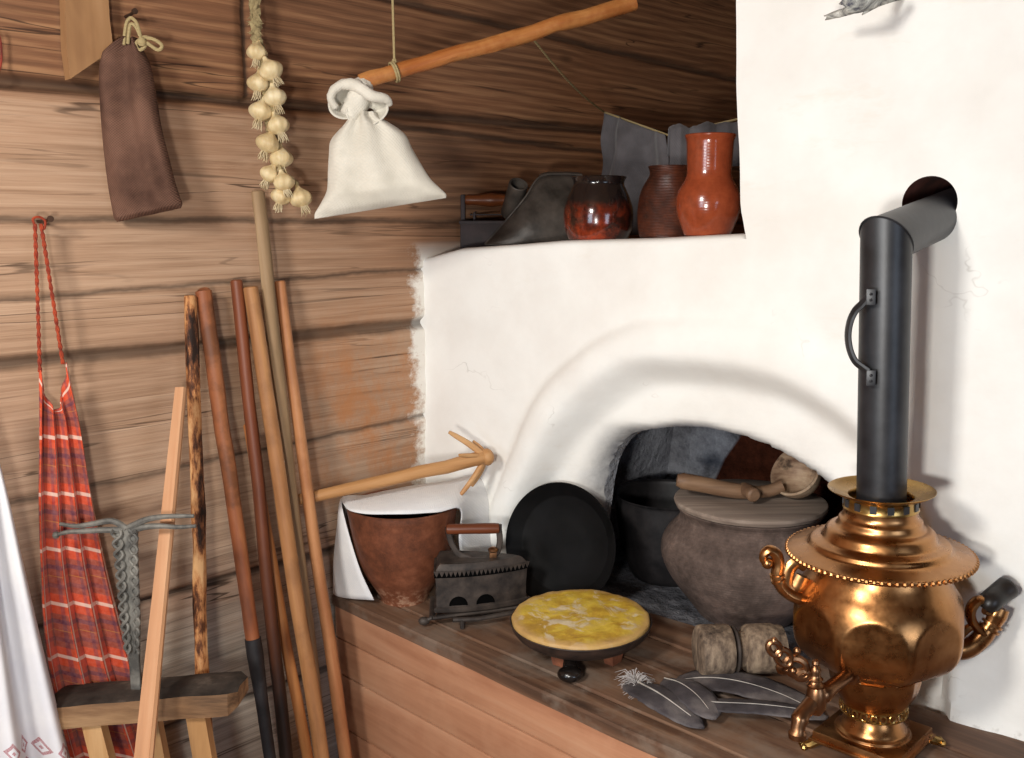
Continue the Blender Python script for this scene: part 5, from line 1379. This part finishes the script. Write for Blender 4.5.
ap = thing('checked_apron', 'red checked apron hanging on the log wall by two red cords', 'apron', HK, 0)
left = [(38, 366), (37, 430), (36, 500), (37, 570), (42, 640), (52, 700), (66, 760), (78, 810)]
right = [(66, 362), (80, 430), (92, 500), (107, 570), (125, 640), (144, 700), (166, 760), (182, 810)]
lft = catmull([onx(x, y, AX) for x, y in left], 8); rgt = catmull([onx(x, y, AX) for x, y in right], 8); nr_ = len(lft) - 1
mb = MB(); NU = 90
def apf(u, v):
    i = round(v * nr_); a, b = lft[i], rgt[i]; wd_ = (b - a).length
    k = interp([(0, .6), (.15, .85), (1, 1.0)], v)
    ph = u * 2 * PI * 3.4 + .5 * math.sin(v * 4) + .4
    amp = .016 * k * (.8 + .4 * NZ(u * 3, v * 2, 5))
    p = a.lerp(b, u + .020 * math.sin(2 * ph))
    p.x += amp * math.sin(ph) + .006 * NZ(u * 4, v * 6, 1)
    if v < .12:                               # sagging top edge between the two straps
        p.z -= (.12 - v) / .12 * .075 * math.sin(u * PI) ** 1.0
    p.x = max(p.x, .016); return p
mb.grid(apf, NU, nr_)
apo = obj('apron_cloth', mb, MAT_TARTAN, ap, -HK, smooth=180, solid=.0016, fixn=False)
uvl = apo.data.uv_layers.new(name='UVMap')
for lp2 in apo.data.loops:
    vi = lp2.vertex_index; iu, iv = vi // (nr_ + 1), vi % (nr_ + 1); t = iv / nr_
    uvl.data[lp2.index].uv = ((iu / NU) * 3.3, ((lft[0] - lft[iv]).length) / .092)
MAT_REDCORD = plain('red_cord_yarn', '6d2214', 'a5401f', .9, 0, 80, .5, .002)
for x0, y0, x1, y1 in ((35, 224, 40, 372), (41, 224, 63, 364)):
    mb = MB(); a, b = onx(x0, y0, .04), onx(x1, y1, AX + .004); n = 40
    for ph in (0, PI): mb.tube([a.lerp(b, i / n) + V((.0016 * math.cos(i * 1.3 + ph), .0016 * math.sin(i * 1.3 + ph), 0)) - HK for i in range(n + 1)], .0019, 6)
    obj('tie_cord', mb, MAT_REDCORD, ap)
mb = MB(); lo_ = [onx(x, y, .04) - HK for x, y in ((35, 226), (33, 219), (39, 217), (45, 221), (44, 229), (40, 226))]
mb.tube(catmull(lo_, 5), .002, 6); obj('hanging_loop', mb, MAT_REDCORD, ap)
nail(40, 222, 'small nail in the log that holds the red cords of the apron', .045)

# ------------------------------------------------------------------ white embroidered towel at the left
q = M('white_towel_linen', .95, spec=.15)
uvn = q.n('ShaderNodeUVMap'); uu, vv, _ = q.sep(uvn.outputs[0])
n_ = q.noise(None, 9, 4, .6); c = q.ramp(n_, [(.3, 'd4d4da'), (.7, 'e4e3e4')])
# cross-stitch: rows of red lozenges and crosses near the hem
fx = q.math('ABSOLUTE', q.math('SUBTRACT', q.math('FRACT', q.math('MULTIPLY', uu, 9.0)), .5)); fy = q.math('ABSOLUTE', q.math('SUBTRACT', q.math('FRACT', q.math('MULTIPLY', vv, 12.0)), .5))
dm = q.math('ADD', fx, fy); loz = q.math('MULTIPLY', q.math('LESS_THAN', dm, .42), q.math('GREATER_THAN', dm, .26)); dot = q.math('LESS_THAN', dm, .10)
band = q.math('MULTIPLY', q.math('GREATER_THAN', vv, .675), q.math('LESS_THAN', vv, .85))
st2 = q.math('MULTIPLY', q.math('MAXIMUM', loz, dot), band)
stitch = q.math('GREATER_THAN', q.math('MULTIPLY', q.math('SINE', q.math('MULTIPLY', uu, 900.0)), q.math('SINE', q.math('MULTIPLY', vv, 1500.0))), -.35)
c = q.mix(q.math('MULTIPLY', q.math('MULTIPLY', st2, stitch), .85), c, '9c2c38')
q.color(c); q.bump(q.noise(None, 500, 2, .5), .15, .001); MAT_TOWEL = q.m
TX = .10
tR = catmull([onx(x, y, TX) for x, y in ((-25, 390), (0, 468), (22, 560), (44, 650), (64, 735), (74, 775), (84, 815))], 8)
tL = catmull([onx(x, y, TX + .08) for x, y in ((-60, 390), (-70, 470), (-80, 560), (-90, 650), (-100, 735), (-104, 775), (-108, 815))], 8)
nr2 = len(tR) - 1; NT = 80; mb = MB()
def tf(u, v):
    i = round(v * nr2); p = tL[i].lerp(tR[i], u)
    ph = u * 2 * PI * 3.3 + 1.0 + .35 * math.sin(v * 3)
    p.x += .026 * math.sin(ph) * interp([(0, .5), (1, 1.1)], v) + .008 * NZ(u * 5, v * 3, 2); p.x = max(p.x, .02)
    return p
mb.grid(tf, NT, nr2)
two2 = obj('embroidered_towel', mb, MAT_TOWEL, None, smooth=180, solid=.0018, fixn=False)
uvl = two2.data.uv_layers.new(name='UVMap')
for lp2 in two2.data.loops:
    vi = lp2.vertex_index; uvl.data[lp2.index].uv = ((vi // (nr2 + 1)) / NT, (vi % (nr2 + 1)) / nr2)
tag(two2, 'long white towel with red embroidered hem hanging at the left edge', 'towel')
# ------------------------------------------------------------------ light
def area(name, loc, target, size, power, color, sy=None):
    ld = bpy.data.lights.new(name, 'AREA'); ld.size = size; ld.energy = power; ld.color = color
    if sy: ld.shape = 'RECTANGLE'; ld.size_y = sy
    o = bpy.data.objects.new(name, ld); COL.objects.link(o); o.location = loc
    o.rotation_euler = (V(target) - V(loc)).to_track_quat('-Z', 'Y').to_euler(); return o
area('key_lamp', (1.0, -.5, 1.2), (.45, 1.4, .35), .26, 26, (1, .96, .90))
area('flash_lamp', (1.45, -.15, .58), (.5, 1.4, .25), .12, 14, (1, .97, .92))
area('daylight_fill', (1.3, -2.3, .6), (1.0, 1.4, .3), .9, 20, (.72, .84, 1))  # added blue daylight fill, the wall behind it has no opening
area('side_daylight_fill', (3.8, .2, .5), (.5, 1.0, .2), .9, 16, (.66, .80, 1))  # added blue fill from the side, no window in that wall
wd = bpy.data.worlds.new('world'); SC.world = wd; wd.use_nodes = True
wd.node_tree.nodes['Background'].inputs[0].default_value = (.6, .75, 1, 1); wd.node_tree.nodes['Background'].inputs[1].default_value = .25

# everything was laid out with the bench top at z = 0; stand the room on z = 0
for o in list(COL.objects):
    if o.parent is None: o.location.z += -FLOOR
